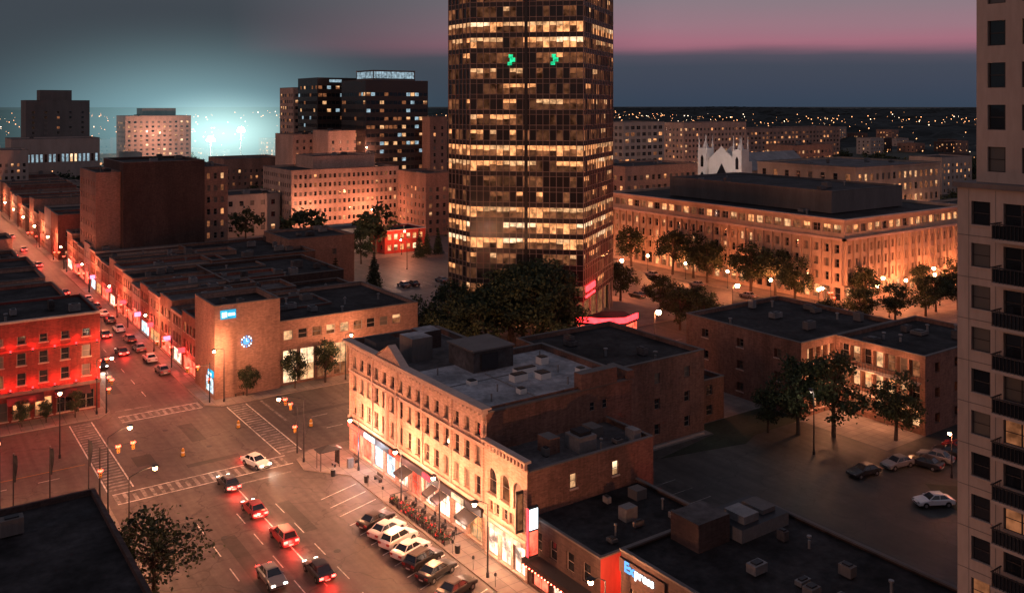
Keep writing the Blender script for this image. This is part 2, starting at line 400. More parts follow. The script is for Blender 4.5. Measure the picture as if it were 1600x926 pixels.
T.face([(52.2,yy-3.6,h+.23),(53.3,yy-3.6,h+.23),(53.3,yy,h+2.25),(52.2,yy,h+2.25)],'trim'); T.face([(52.2,yy,h+2.25),(53.3,yy,h+2.25),(53.3,yy+3.6,h+.23),(52.2,yy+3.6,h+.23)],'trim')
T.box(52.7,52.99,yy-1.9,yy-1.6,5.103,11.24,'trim'); T.box(52.7,52.99,yy+1.6,yy+1.9,5.103,11.24,'trim')
T.box(52.6,52.99,81,115,3.62,4.45,'metald')
for (a,b,m) in ((111,114.6,'shopr'),(106.5,109.5,'neonw'),(99,102.2,'shopr'),(84.5,87,'w4'),(92,93.6,'neonr')): T.box(52.5,52.597,a,b,3.75,4.35,m)
for (a,b) in ((96,98.6),(90,91.6),(87.8,89.6),(81.5,84.3)):
    T.face([(52.59,a,3.6),(52.59,b,3.6),(51.2,b,3.0),(51.2,a,3.0)],'metald'); T.face([(51.2,a,3.0),(51.2,b,3.0),(51.2,b,2.75),(51.2,a,2.75)],'metald')
T.box(60,66,94,100,zr+.01,zr+2.6,'roofm','roofg'); T.box(59.8,66.2,93.8,100.2,zr+2.603,zr+2.8,'concd')
T.box(61,63.5,93.7,93.99,zr+.3,zr+2.2,'metald')
T.box(56,59,102.5,106,zr+.01,zr+3,'concd','roofg'); T.box(60,63,107,110,zr+.01,zr+2.4,'brickd','roofg')
T.box(54.5,58,110,113.5,zr+.01,zr+1.2,'concd','roofd')
T.face([(53.5,98.6,zr+.005),(66.5,98.6,zr+.005),(66.5,114.7,zr+.005),(53.5,114.7,zr+.005)],'roofm')
for (x,y,w,d,hh) in ((62,88,2,1.2,.8),(65.2,87,1.6,1.6,.7),(64,90.3,3,1,.6),(69,92,1.2,1.2,.9),(57,90,1,1,.5),(60,84,.9,.9,.6),(70.5,86,1,1,.7)):
    T.box(x,x+w,y,y+d,zr+.01,zr+hh,'white','metal'); T.box(x+.1,x+w-.1,y+.1,y+d-.1,zr+hh+.003,zr+hh+.1,'metald')
for (x,y) in ((56,84),(58.5,86.5),(67,84),(71,95),(56,96),(69,88.5)): T.tube((x,y,zr),(x,y,zr+.9),.1,.1,'metal',6)
for (a,b,c,d) in ((54,81.5,73,81.6),(61,82,61.15,93),(54,91,66,91.12)): T.box(a,c,b,d,zr+.01,zr+.09,'metal')
W.make('walls',e);G.make('windows',e);T.make('roof_and_trim',e)
T=P()
for k in range(2): T.box(49.9+k*0,49.96,84,97,.5+.45*k,.55+.45*k,'metald')
for i in range(40): T.box(49.88,49.92,84+i*.33,84.04+i*.33,.14,1.1,'metald')
for yy_ in (84,97): T.box(49.98,52.4,yy_,yy_+.06,1.0,1.06,'metald')
T.make('patio_fence')
def planter(x,y):
    T=P(); T.box(x-.35,x+.35,y-.35,y+.35,.14,.6,'concd')
    for i in range(80):
        c=Vector((x+random.gauss(0,.25),y+random.gauss(0,.25),.75+random.gauss(0,.15))); a=Vector((R()-.5,R()-.5,R()-.5)).normalized()*.1; b=a.orthogonal().normalized()*.1
        T.face([c-a-b,c+a-b,c+a+b,c-a+b],random.choice(['flower','leafl','leafd','leafd']))
    T.make('flower_planter')
for i in range(9): planter(50.3,84.5+i*1.5)
def table(x,y):
    T=P(); T.tube((x,y,.14),(x,y,.85),.04,.04,'metald'); T.tube((x,y,.85),(x,y,.89),.36,.36,'bark',10)
    for a in (0,1.57,3.14,4.71):
        cx,cy=x+.7*math.cos(a),y+.7*math.sin(a); T.box(cx-.2,cx+.2,cy-.2,cy+.2,.55,.6,'metald')
        for sx in(-.17,.17):
            for sy in(-.17,.17): T.box(cx+sx-.02,cx+sx+.02,cy+sy-.02,cy+sy+.02,.14,.55,'metald')
        ox,oy=.18*math.cos(a),.18*math.sin(a); T.box(cx+ox-.03-.15*abs(math.sin(a)),cx+ox+.03+.15*abs(math.sin(a)),cy+oy-.03-.15*abs(math.cos(a)),cy+oy+.03+.15*abs(math.cos(a)),.6,1.0,'metald')
    T.make('patio_table')
for i in range(5): table(51.4,85.6+i*2.3)

# ================================================================ A2 arched building
e=empty('arched_brick_building'); W=P();G=P();T=P()
x0,x1,ya,yb,h=52.7,70,72.6,80.4,11.2
L=yb-ya
rows=[(.5,3.4,[(.4,2.5),(2.9,4.9),(5.3,7.4)],lambda k:'shop',False),(5.0,6.2,[(.7,1.6),(1.9,2.8),(3.4,4.3),(4.7,5.6),(6.1,7.0)],lit(.2,('w3','w2')),False),(6.9,9.7,[(.6,2.3),(3.0,4.7),(5.4,7.1)],lit(.3,('w3',)),True)]
facade(W,G,(x0,yb),(x0,ya),.14,h+1,rows,'stone',.32,'frame','trim')
facade(W,G,(x0,ya),(x1,ya),.14,h,[(8.3,9.8,[(5.5,6.4),(11.3,12.2)],lambda k:'w2' if k==0 else 'w4',False)],'brickb',.2,sill='trim')
wallp((x1,ya),(x1,yb),.14,h,'brickb')
T.face([(x0+.3,ya+.3,h-.5),(x1-.3,ya+.3,h-.5),(x1-.3,yb,h-.5),(x0+.3,yb,h-.5)],'roofm')
W.face([(x0+.3,ya+.3,h-.5),(x0+.3,ya+.3,h+1),(x0+.3,yb,h+1),(x0+.3,yb,h-.5)],'brickb')
T.box(x0+.3,x1+.06,ya-.06,ya+.35,h+.002,h+.15,'concd'); T.box(x1-.3,x1+.06,ya+.352,yb-.1,h+.002,h+.15,'concd')
T.box(x0-.5,x0+.35,ya-.2,yb-.003,h+1.002,h+1.25,'trim')
y=ya+.1
while y<yb-.3: T.box(x0-.25,x0-.003,y,y+.3,h+.3,h+.998,'trim'); y+=.62
T.box(x0-.2,x0-.003,ya,yb-.003,4.0,4.4,'trim'); T.box(x0-.35,x0-.203,73.5,79.5,3.5,3.95,'w4')
T.box(58,59.5,76,78,h-.49,h+1.2,'brickb','concd'); T.box(61,63.4,74.5,77,h-.49,h+1.1,'metal'); T.box(61.4,63,74.9,76.6,h+1.103,h+1.5,'metald')
T.box(65,66.5,77,79,h-.49,h+.6,'concd'); T.box(68,69,73.5,75,h-.49,h+.8,'metal')
clutter(T,54,69,73,80,h-.5,5,.6)
W.make('walls',e);G.make('windows',e);T.make('roof_and_trim',e)
# ================================================================ A3 low theatre building
e=empty('theatre_building'); W=P();G=P();T=P()
x0,x1,ya,yb,h=52.8,67.5,61.5,72.5,7.2
facade(W,G,(x0,yb),(x0,ya),.14,h,[(.4,2.9,[(.6,3.2),(3.8,6.8),(7.4,10.4)],lambda k:['shopr','shop','w1'][k],False),(4.2,6.0,[(1,2.2),(3.4,4.6),(6,7.2),(8.4,9.6)],lit(.2,('w3',)),False)],'brickd',.25)
facade(W,G,(x0,ya),(x1,ya),.14,h,[],'redwall',.2)
wallp((x1,ya),(x1,yb),.14,h,'brickd')
T.face([(x0,ya+.02,h-.4),(x1,ya+.02,h-.4),(x1,yb,h-.4),(x0,yb,h-.4)],'roofd')
T.box(x0-.1,x1+.1,ya-.05,ya+.3,h+.002,h+.14,'concd'); T.box(x0-.1,x0+.3,ya+.302,yb-.004,h+.002,h+.14,'concd'); T.box(x1-.3,x1+.1,ya+.302,yb-.004,h+.002,h+.14,'concd')
T.box(60,61.5,66,67.2,h-.39,h+.9,'metal'); T.box(64.2,65.6,69,70.4,h-.39,h+.6,'concd'); clutter(T,54,67,62,72,h-.4,6,.5)
T.box(51.2,52.79,62.5,71.5,3.1,3.7,'metald')
for i in range(18): T.ball((51.2,62.7+i*.5,3.15),.07,'bulbr',4)
W.make('walls',e);G.make('windows',e);T.make('roof_and_trim',e)
T=P(); T.box(51.4,52.6,70.6,70.9,3.9,8.8,'metald'); T.box(51.5,52.5,70.55,70.598,6.6,8.6,'neonw'); T.box(51.5,52.5,70.55,70.598,4.1,6.4,'shopr'); T.box(51.36,51.398,70.6,70.9,4,8.7,'neonr'); T.make('vertical_neon_sign')
T=P(); T.box(51.7,52.6,73.1,73.25,5.2,9.4,'metald'); T.box(51.85,52.45,73.06,73.098,5.5,9.1,'w3'); T.make('hanging_banner_sign')
# ================================================================ A4 express building
e=empty('inn_building'); W=P();G=P();T=P()
x0,x1,ya,yb,h=53,71,34,59,9
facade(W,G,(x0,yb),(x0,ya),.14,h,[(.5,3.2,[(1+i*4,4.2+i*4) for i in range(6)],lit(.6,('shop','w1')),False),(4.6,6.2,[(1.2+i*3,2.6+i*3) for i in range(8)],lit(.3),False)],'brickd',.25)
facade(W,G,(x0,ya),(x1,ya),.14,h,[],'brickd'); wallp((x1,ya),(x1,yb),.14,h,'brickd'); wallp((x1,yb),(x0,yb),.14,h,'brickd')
T.face([(x0+.1,ya,h-.3),(x1-.1,ya,h-.3),(x1-.1,yb-.1,h-.3),(x0+.1,yb-.1,h-.3)],'roofd')
T.box(x0-.1,x1+.1,yb-.3,yb+.1,h+.002,h+.16,'concd'); T.box(x0-.1,x0+.3,ya,yb-.302,h+.002,h+.16,'concd'); T.box(x1-.3,x1+.1,ya,yb-.302,h+.002,h+.16,'concd')
T.box(58.5,62.5,55,58.4,h-.29,h+2.2,'brickd','roofm'); T.box(63,69.5,54,58.6,h-.29,h+.9,'metal','metald'); T.box(64,66,54.6,57,h+.903,h+1.6,'metal'); T.box(67,68.8,55,57.5,h+.903,h+1.3,'concd')
clutter(T,55,70,36,54,h-.3,12,.7)
W.make('walls',e);G.make('windows',e);T.make('roof_and_trim',e)
T=P(); T.box(52.8,52.99,53.4,59.0,7.3,8.5,'brickd'); sb=T.make('illuminated_sign')
tc=bpy.data.curves.new('lettering','FONT'); tc.body='press'; tc.size=1.1; tc.extrude=.04; tc.align_x='LEFT'; tc.align_y='CENTER'; tc.offset=.02
to=bpy.data.objects.new('lettering',tc); col.objects.link(to); to.location=(52.74,57.0,7.9); to.rotation_euler=(math.pi/2,0,-math.pi/2); tc.materials.append(M['neonw']); to.parent=sb
tc=bpy.data.curves.new('lettering_initial','FONT'); tc.body='Ex'; tc.size=1.25; tc.extrude=.04; tc.align_x='RIGHT'; tc.align_y='CENTER'; tc.offset=.03
to=bpy.data.objects.new('lettering_initial',tc); col.objects.link(to); to.location=(52.74,57.05,7.93); to.rotation_euler=(math.pi/2,0,-math.pi/2); tc.materials.append(M['clockb']); to.parent=sb
T=P(); T.box(67.6,76,60.2,60.6,.14,3.4,'redwall'); T.make('garden_wall')

# ================================================================ F block behind
bld('brick_warehouse',80,99,92,113,12,'brickb','roofd',fx=simple(3,4,p=.1),fy=lambda L:rowset(L,.3,3.6,3,1.5,3,1.1,1.2,lit(.0)),nclut=5)
bld('brick_annex',99.1,105.5,94,101,6.5,'brickb','roofd',fy=simple(2,3,p=.1),nclut=1)
bld('brick_shop_building',67.3,79,100,114.5,10.5,'brickd','roofd',nclut=4)
# ================================================================ apartment E
bld('apartment_building',115,140,87,111,11.6,'brickb','roofd',fx=simple(3,6,1.4,1.4,.1,fh=3.6),fy=lambda L:[(zb,zb+2.3,[(9.1-7.6+i*1.75,10.5-7.6+i*1.75) for i in range(4)],lit(.85,('w1','w3','w2')),False) for zb in (1,4.6,8.2)],nclut=9,sill='trim',depth=.8)
bld('apartment_building',123.5,146,72,86.9,11.6,'brickb','roofd',fx=lambda L:[(zb,zb+2.5,[(.7+i*1.95,2.35+i*1.95) for i in range(7)],lit(.75,('w1','w3','w2')),False) for zb in (1,4.6,8.2)],fy=lambda L:rowset(L,.4,3.7,3,1.5,4,1.3,1,lit(.1)),nclut=8,depth=.9)
T=P()
for z in (3.9,7.5): T.box(122.3,123.4,72.5,86.5,z,z+.2,'conc'); 
for z in (4.1,7.7):
    for i in range(29): T.box(122.35,122.4,72.6+i*.49,72.65+i*.49,z+.003,z+1,'metald')
    T.box(122.33,122.42,72.5,86.5,z+1.003,z+1.07,'metald')
T.make('gallery_balcony')
for y in (75,80,85): 
    for z in (3.3,6.9,10.3): light(122.0,y,z,ORG,360)
light(118,84,6,ORG,1600)
# ================================================================ BANK
e=bld('bank_building',44,55,147.2,158.5,15.3,'brickp','roofd',fx=lambda L:[(.6,3.2,[(6,10.5)],lit(1,('shopb',)),False)],fy=None,nclut=2,par=.9)
e2=bld('bank_wing_building',55.01,82,148,172,11.1,'brickp','roofd',fy=lambda L:[(.5,6.0,[(.8+i*3.1,3.4+i*3.1) for i in range(4)]+[(14+i*3.1,16.2+i*3.1) for i in range(4)],lit(.9,('shop','w4','w2')),False),(7.8,9.4,[(.9+i*2.6,2.6+i*2.6) for i in range(9)],lit(.35,('w2','w3')),False)],nclut=9,cornice=.0)
T=P(); T.box(44.9,47.4,146.9,147.19,13.1,14.5,'neonb'); T.box(45.1,45.9,146.86,146.897,13.4,14.2,'neonw'); T.box(46.1,47.2,146.86,146.897,13.6,14.0,'neonw'); T.make('bank_sign')
T=P(); T.box(43.7,43.99,147.6,150,3.6,4.6,'neonb'); T.box(43.66,43.697,148,149.6,3.9,4.3,'neonw'); T.make('bank_sign')
T=P()
for i in range(12):
    a=i*math.pi/6; T.ball((49.2+.85*math.cos(a),147.05,8.9+.85*math.sin(a)),.13,'neonw' if i%3 else 'clockb',4)
pts=[(49.2+.58*math.cos(a*.524),8.9+.58*math.sin(a*.524)) for a in range(12)]
T.face([(p[0],147.12,p[1]) for p in pts],'clockb'); T.box(49.17,49.23,147.05,147.1,8.9,9.4,'neonw'); T.box(49.24,49.5,147.05,147.1,8.87,8.93,'neonw'); T.make('wall_clock')
# ================================================================ RED BUILDING left
e=empty('red_uplit_building'); W=P();G=P();T=P()
x0,x1,y0,y1,h=-12,28,154,171,15.2; L=40
nb=13; sp=(L-1)/nb
ww=lambda w:[(.5+sp*(i+.5)-w/2,.5+sp*(i+.5)+w/2) for i in range(nb)]
facade(W,G,(x0,y0),(x1,y0),.14,h,[(.5,3.3,ww(2.4),lit(.6,('w1','w2','w3')),False),(5.6,7.4,ww(1.3),lit(.25,('w2','w3')),False),(8.6,10.4,ww(1.3),lit(.2,('w2','w3')),False),(11.8,13.0,ww(1.2),lit(.1,('w3',)),False)],'redbrick',.25,'frame','trim')
W.face([(x1,y0,0),(x1,y1,0),(x1,y1,h),(x1,y0,h)],'redbrick'); W.face([(x1,y1,0),(x0,y1,0),(x0,y1,h),(x1,y1,h)],'redbrick')
T.face([(x0,y0+.3,h-.4),(x1-.3,y0+.3,h-.4),(x1-.3,y1,h-.4),(x0,y1,h-.4)],'roofd')
T.box(x0,x1+.4,y0-.5,y0+.3,h+.002,h+.3,'trim'); T.box(x0,x1+.1,y0-.12,y0-.003,10.75,11.0,'redwall'); T.box(x0,x1+.1,y0-.2,y0-.003,4.2,4.7,'concd'); T.box(x1-.3,x1+.1,y0+.302,y1,h+.002,h+.2,'concd')
for i in range(6):
    xa=-11+i*6.5; T.face([(xa,y0-.01,4.1),(xa,y0-1.6,3.2),(xa+5,y0-1.6,3.2),(xa+5,y0-.01,4.1)],'metald')
clutter(T,0,27,155,170,h-.4,6)
for i in range(nb+1):
    xx=x0+.5+sp*i
    if xx<0: continue
    for zq in (4.75,10.6):
        T.tube((xx,y0-.38,zq),(xx,y0-.38,zq+.25),.14,.14,'metald',6); T.ball((xx,y0-.38,zq+.4),.16,'neonr',4)
    light(xx,y0-.62,5.5,(1,.025,.015),330,r=.08,name='uplight')
    light(xx,y0-.62,11.5,(1,.025,.015),170,r=.08,name='uplight')
W.make('walls',e);G.make('windows',e);T.make('roof_and_trim',e)
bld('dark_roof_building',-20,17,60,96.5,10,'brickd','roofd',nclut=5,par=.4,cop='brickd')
# ================================================================ S1 shop row
cols=['brickr','brickp','brickb','stone2','brickr','conc','brickp']
y=158.7;k=0
sh=['shopr','shop','shopr','w1','shopb','shopr','shopr']
while y<290:
    w=RU(6.5,10); hh=RU(9.2,11.6); d=RU(18,30)
    s=sh[k%7]
    bld('shop_building',44.4,44.4+d,y,y+w-.02,hh,cols[k%7],random.choice(['roofd','roofm','roofd']),
        fx=lambda L,s=s:[(.5,3.0,[(.5,L-.5)],lambda q:s,False)]+rowset(L,3.6,3.1,2,1.7,max(2,int(L/2.3)),1.1,.6,lit(.2),False),nclut=4,cornice=.3 if k%2 else .0,sill='trim')
    y+=w;k+=1
y=173;k=0
while y<420:
    w=RU(10,18); hh=RU(9,13)
    bld('shop_building',RU(-30,-10),28,y,y+w-.02,hh,cols[(k+3)%7],'roofd',fy=simple(3,4,p=.2) if k%2 else None,nclut=4)
    y+=w;k+=1
y=308
while y<560:
    w=RU(9,16); bld('shop_building',44,70,y,y+w-.02,RU(9,15),cols[k%7],'roofd',fx=simple(3,3,p=.35),fy=simple(3,4,p=.15),nclut=2); y+=w;k+=1
for i,(yy,m) in enumerate(((166,'neonr'),(176,'neonp'),(189,'neonr'),(200,'neonp'),(214,'neonr'),(230,'neonr'),(250,'neonp'),(270,'neonr'))):
    T=P(); T.box(43.1,44.3,yy,yy+.15,3.6,4.5,m); T.box(43.1,44.35,yy+.03,yy+.1,4.503,4.56,'metald'); T.make('blade_sign')
# ================================================================ mid blocks
bld('brick_warehouse',60,86,190,215,10.5,'brickd','roofd',fy=simple(3,5,p=.05),nclut=6)
bld('brick_warehouse',86.5,105,225,244,13,'brickp','roofd',fx=simple(3,6,p=0),fy=lambda L:[(8,9.6,[(1,2.2),(3,4.2),(12,13.2)],lit(.1),False)],nclut=4)
bld('commercial_building',64,90,216,246,11,'brickb','roofd',fy=simple(3,4,p=.1),nclut=8)
bld('commercial_building',66,84,174,189,9,'brickd','roofd',nclut=5)
bld('brick_office_block',45,51,253,276,30.5,'brickp','roofd',fx=simple(8,3.5,1.2,1.6,.2,fh=3.6),nclut=2)
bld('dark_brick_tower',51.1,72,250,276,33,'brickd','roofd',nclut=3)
bld('apartment_tower',72.1,79,252,275,31,'brickp','roofd',fy=simple(9,1.7,1.0,1.6,.35,fh=3.3),nclut=2)
bld('market_building',100,121,324,345,15.5,'conc','roofd',fx=simple(3,5,p=.1),fy=lambda L:rowset(L,1,4.6,3,1.8,5,1.6,1.2,lit(.1)),nclut=5)
bld('beige_office_building',122,166,315,345,24.2,'stone','roofd',fx=simple(7,2.2,1.1,1.5,.12,fh=3.2,base=.8),fy=simple(7,1.9,1.1,1.5,.12,fh=3.2,base=.8),nclut=4,depth=.3)
bld('beige_office_building',135,161,326,344,28.5,'stone','roofd',nclut=3,z0=20)
bld('pink_stone_building',149,166,383,405,35,'stone','roofm',fy=simple(11,3,1.2,1.4,.15),nclut=3)
bld('pink_stone_building',158,173,365,382,37,'stone','roofm',fy=simple(11,3,1.2,1.4,.15),nclut=2)
bld('brick_apartment_building',130,159,421,445,23,'brickp','roofm',fy=simple(6,2.6,1.2,1.4,.3),nclut=2)
bld('low_brick_building',163,176,288,310,23,'brickp','roofd',fy=simple(6,2.6,1.3,1.5,.2),fx=simple(6,3,1.3,1.5,.2),nclut=2)
bld('red_restaurant',132,147,260,272,7.5,'redwall','roofd',fx=simple(2,3,p=.4),fy=lambda L:rowset(L,.3,3.4,2,1.8,6,1.4,.8,lit(.8,('w1','w4','shopr')),False),nclut=3,cop='white')
bld('white_house',118,131,269,281,8,'white','roofm',fy=simple(2,2.6,1.1,1.4,.3,fh=3.4),nclut=1)
bld('slender_brick_tower',199,208,348,362,43,'brickp','roofd',fy=simple(13,3,1.2,1.5,.2),nclut=1)
bld('hotel_building',132,175,640,668,41,'stone','roofd',fy=lambda L:rowset(L,1,3.1,12,1.4,11,1.8,.9,lit(.4,('w2','w2','w3','w4'),('glass','glassb'))),fx=simple(12,3.4,1.8,1.4,.3,fh=3.1),nclut=2,par=.4)
bld('hotel_plant_room',144,166,645,662,46,'concd','roofd',z0=40,nclut=0)
bld('concrete_tower',67,101,587,610,51,'concd','roofd',fy=simple(15,6,1.6,1.4,.04),nclut=1)
bld('concrete_tower_top',75,92,592,606,57,'concd','roofd',z0=50,nclut=0)
bld('long_civic_building',52,93,512,540,31,'conc','roofm',fy=lambda L:rowset(L,18,6,1,4,20,1.3,1,lit(.8,('w5','w5','w4'))),nclut=3)
bld('civic_building',40,56,480,505,27,'conc','roofm',fy=simple(7,2.5,p=.3),nclut=1)
gl=lambda n,p,lits=('w3','w3','w2','w5'):(lambda L: rowset(L,.2,3.6,n,1.5,max(3,int(L/2.2)),1.9,1.6,lit(p,lits,('glass',)),m=.3))
bld('glass_office_tower',166,191,396,420,61,'spand','roofd',fx=gl(16,.25),fy=gl(16,.3),nclut=1,depth=.1,frame=None)
bld('glass_office_tower',171,202,355,380,59,'spand','roofd',fx=gl(15,.25),fy=gl(15,.3),nclut=0,depth=.1,frame=None)
bld('tower_crown',176,197,358,375,63.5,'concd','roofd',fx=lambda L:[(60,63,[(.4,L-.4)],lit(1,('w5',)),False)],fy=lambda L:[(60,63,[(.4,L-.4)],lit(1,('w5',)),False)],z0=58.8,nclut=0,par=.2)
T=P(); T.box(172,178,395.5,395.9,59,60.3,'w5'); T.make('rooftop_sign')
bld('balcony_apartment_tower',168,181,431,450,57,'stone','roofd',fx=simple(17,3,1.8,1.5,.4,fh=3.2),fy=simple(17,2.4,1.7,1.5,.45,fh=3.2),nclut=1)
bld('balcony_apartment_tower',290,317,321,345,40,'conc','roofd',fx=simple(12,3,2,1.6,.35,fh=3.2,lits=('w2','w3','w4')),fy=simple(12,3.4,2.4,1.7,.35,fh=3.2),nclut=1)
bld('apartment_slab_building',379,433,368,390,38,'stone','roofd',fx=simple(11,3,1.4,1.5,.3,fh=3.2,lits=('w1','w2','w3')),fy=simple(11,3,1.6,1.5,.3,fh=3.2,lits=('w1','w2','w3')),nclut=2)
bld('apartment_slab_building',488,595,415,440,32,'stone2','roofd',fx=simple(9,3.4,1.8,1.5,.4,fh=3.3,lits=('w1','w3')),fy=simple(9,4,2.2,1.6,.4,fh=3.3,lits=('w1','w3')),nclut=4)
bld('brick_office_building',223,261,246,270,25.5,'stone2','roofd',fx=simple(6,3,1.6,1.8,.1,fh=3.8),fy=simple(6,3,1.6,1.8,.1,fh=3.8),nclut=4)
bld('apartment_building',373,405,287,305,28,'brickp','roofd',fx=simple(8,3,1.6,1.5,.4,fh=3.2),fy=simple(8,3,1.6,1.5,.4,fh=3.2),nclut=2)
bld('stone_school_building',270,322,182,224,27,'lime','roofm',fx=simple(6,5,1.8,2.3,.25,fh=4.2),fy=simple(6,3.3,1.6,2.3,.55,fh=4.2,lits=('w2','w3','w1')),nclut=5,cornice=.5)
# church
e=empty('gothic_church'); W=P();G=P()
cx,cy=286,256; hw=11
W.box(cx,cx+6,cy-hw,cy+hw,0,25,'white'); W.box(cx+6.01,cx+46,cy-9,cy+9,0,21,'lime')
W.face([(cx+6,cy-9.5,21),(cx+47,cy-9.5,21),(cx+47,cy,28),(cx+6,cy,28)],'metal'); W.face([(cx+6,cy+9.5,21),(cx+47,cy+9.5,21),(cx+47,cy,28),(cx+6,cy,28)],'metal')
W.face([(cx-.02,cy-hw+3,25),(cx-.02,cy,31),(cx-.02,cy+hw-3,25)],'white'); W.face([(cx+5.9,cy-hw+3,25),(cx+5.9,cy,31),(cx+5.9,cy+hw-3,25)],'white')
for s in (-1,1):
    yc=cy+s*(hw-1.5); W.box(cx-1.5,cx+3,yc-2.4,yc+2.4,0,30,'white')
    for dx in (-1.3,2.6):
        for dy in(-2.1,2.0): W.tube((cx+dx+.1,yc+dy,30),(cx+dx+.1,yc+dy,35.5),.5,.05,'white',5)
    W.tube((cx+.7,yc,30),(cx+.7,yc,34),1.4,.08,'white',8)
    for z in (8,15,22): 
        G.face([(cx-1.53,yc-.8,z),(cx-1.53,yc+.8,z),(cx-1.53,yc+.8,z+4),(cx-1.53,yc,z+5.3),(cx-1.53,yc-.8,z+4)],'glass')
G.face([(cx-.05,cy-3,9),(cx-.05,cy+3,9),(cx-.05,cy+3,19),(cx-.05,cy,24),(cx-.05,cy-3,19)],'glass')
W.make('walls',e);G.make('windows',e); light(cx-22,cy-4,24,(1,.85,.78),6500,e)
# ================================================================ GOV building
def govx(L):
    n=int(L/2.9); sp=(L-1)/n; w=lambda q:[(.5+sp*(i+.5)-q/2,.5+sp*(i+.5)+q/2) for i in range(n)]
    return [(1,4.2,w(1.9),lit(.8,('w1','w1','w2','w3')),False),(5.6,7.6,w(1.2),lit(.2,('w2','w3')),False),(9,11,w(1.2),lit(.3,('w2','w3','w3')),False),(12.4,14.4,w(1.2),lit(.25,('w2','w3','w3')),False),(17.3,19.2,w(2.3),lit(.75,('w1','w2','w1','w3')),False)]
e=bld('courthouse_building',188,243,130,216,20.6,'lime','roofd',fx=govx,fy=govx,nclut=5,cornice=.9,cop='trim',depth=.5,cs=1.5)
T=P()
T.box(187.2,187.99,129.2,216,15.6,16.2,'trim'); T.box(187.2,243,129.2,129.99,15.6,16.2,'trim')
n=int(86/2.9);sp=85/n
for i in range(n+1): y=130.5+sp*i; T.box(187.4,187.99,y-.22,y+.22,4.9,15.59,'lime')
n=int(55/2.9);sp=54/n
for i in range(n+1): x=188.5+sp*i; T.box(x-.22,x+.22,129.4,129.99,4.9,15.59,'lime')
T.make('fins_and_ledge',e)
bld('courthouse_penthouse',200,232,142,200,25.8,'concd','roofd',z0=20.2,nclut=6,par=.4)
bld('stone_office_building',245,300,118,160,17,'lime','roofd',fx=simple(4,3,1.5,2,.3,fh=4),fy=simple(4,3,1.5,2,.4,fh=4),nclut=3)

# ================================================================ TOWER
e=empty('octagonal_glass_tower'); W=P();G=P();F=P()
C=Vector((123,166.5))
poly=[(-19.5,6),(-19.5,-3),(-2,-20),(19,-5.5),(19.5,9),(6,20),(-9,19)]
poly=[(C.x+a,C.y+b) for a,b in poly]
fh=3.3; base=6.5; nf=30
prob={20:.35,19:.6,18:.25,17:.97,16:.85,15:.3,14:.5,13:.35,12:.55,11:.3,10:.35,9:1,8:.97,7:.45,6:.6,5:.98,4:.95,3:.97,2:.6,1:.5,0:.4}
for i in range(len(poly)):
    a=poly[i];b=poly[(i+1)%len(poly)]
    p0=Vector((a[0],a[1],0));p1=Vector((b[0],b[1],0)); L=(p1-p0).length;u=(p1-p0)/L;n=Vector((u.y,-u.x,0))
    nc=round(L/1.42); cw=L/nc
    def q(t,z,o=0): p=p0+u*t+n*o; return (p.x,p.y,z)
    for f in range(nf):
        z=base+f*fh; pr=prob.get(f,.3); st=R()<pr; run=0
        if pr<.9 and i in (0,2): pr*=.8
        W.face([q(0,z,0),q(L,z,0),q(L,z+1.0,0),q(0,z+1.0,0)],'spand')
        m='w2'
        for c in range(nc):
            if run<=0:
                st=R()<pr; run=random.choice([1,1,2,3]) if pr<.8 else random.choice([2,3,5]); m=random.choice(['w1','w2','w1','w2','w4'] if pr>.8 else ['w3','w3','w2','w1','w3'])
            run-=1
            A=(c*cw,(c+1)*cw)
            if st:
                zt=z+fh-RU(.75,1.15)
                G.face([q(A[0],zt,-.05),q(A[1],zt,-.05),q(A[1],z+fh,-.05),q(A[0],z+fh,-.05)],m)
                zz=z+1.0
                G.face([q(A[0],zz,-.05),q(A[1],zz,-.05),q(A[1],zt,-.05),q(A[0],zt,-.05)],random.choice(['w3','w3','w6','w1'] if pr>.8 else ['w3','w6','w6']))
            else: G.face([q(A[0],z+1,-.05),q(A[1],z+1,-.05),q(A[1],z+fh,-.05),q(A[0],z+fh,-.05)],'w6' if R()<.35 else 'glasst')
        obox(F,p0,u,n,0,L,-.04,.05,z+.95,z+1.07,'mull'); obox(F,p0,u,n,0,L,-.04,.04,z-.06,z+.04,'mull')
    for c in range(nc+1): obox(F,p0,u,n,c*cw-.06,c*cw+.06,-.04,.14,base,base+nf*fh,'mull')
    if i==1: obox(F,p0,u,n,L/2-.35,L/2+.35,.141,.4,base,base+nf*fh,'spand')
    for c in range(0,nc+1,4): obox(F,p0,u,n,c*cw-.4 if c else 0,c*cw+.4,-.3,.0,0,base,'lime')
    W.face([q(0,0,-1.5),q(L,0,-1.5),q(L,base,-1.5),q(0,base,-1.5)],'w3' if i in(1,2) else 'glass')
W.face([(p[0],p[1],base+nf*fh) for p in poly],'roofd'); W.face([(p[0],p[1],base) for p in reversed(poly)],'conc')
W.make('curtain_wall',e);G.make('windows',e);F.make('mullions',e)
p0=Vector((*poly[1],0));p1=Vector((*poly[2],0));u=(p1-p0).normalized();n=Vector((u.y,-u.x,0));L=(p1-p0).length
T=P()
for t in (.37,.75):
    obox(T,p0,u,n,L*t-.8,L*t+.1,.2,.4,56.6,57.3,'neong'); obox(T,p0,u,n,L*t-.3,L*t+.8,.2,.4,57.3,58.2,'neong'); obox(T,p0,u,n,L*t-.6,L*t+.3,.2,.4,58.2,58.9,'neong')
T.make('illuminated_mark')
T=P(); pp=[(116.5,144),(119.5,139),(124,136.8),(129,138.6),(131,145),(127,147.5),(121,146)]
T.prism(pp,.14,3.6,'glass','roofd')
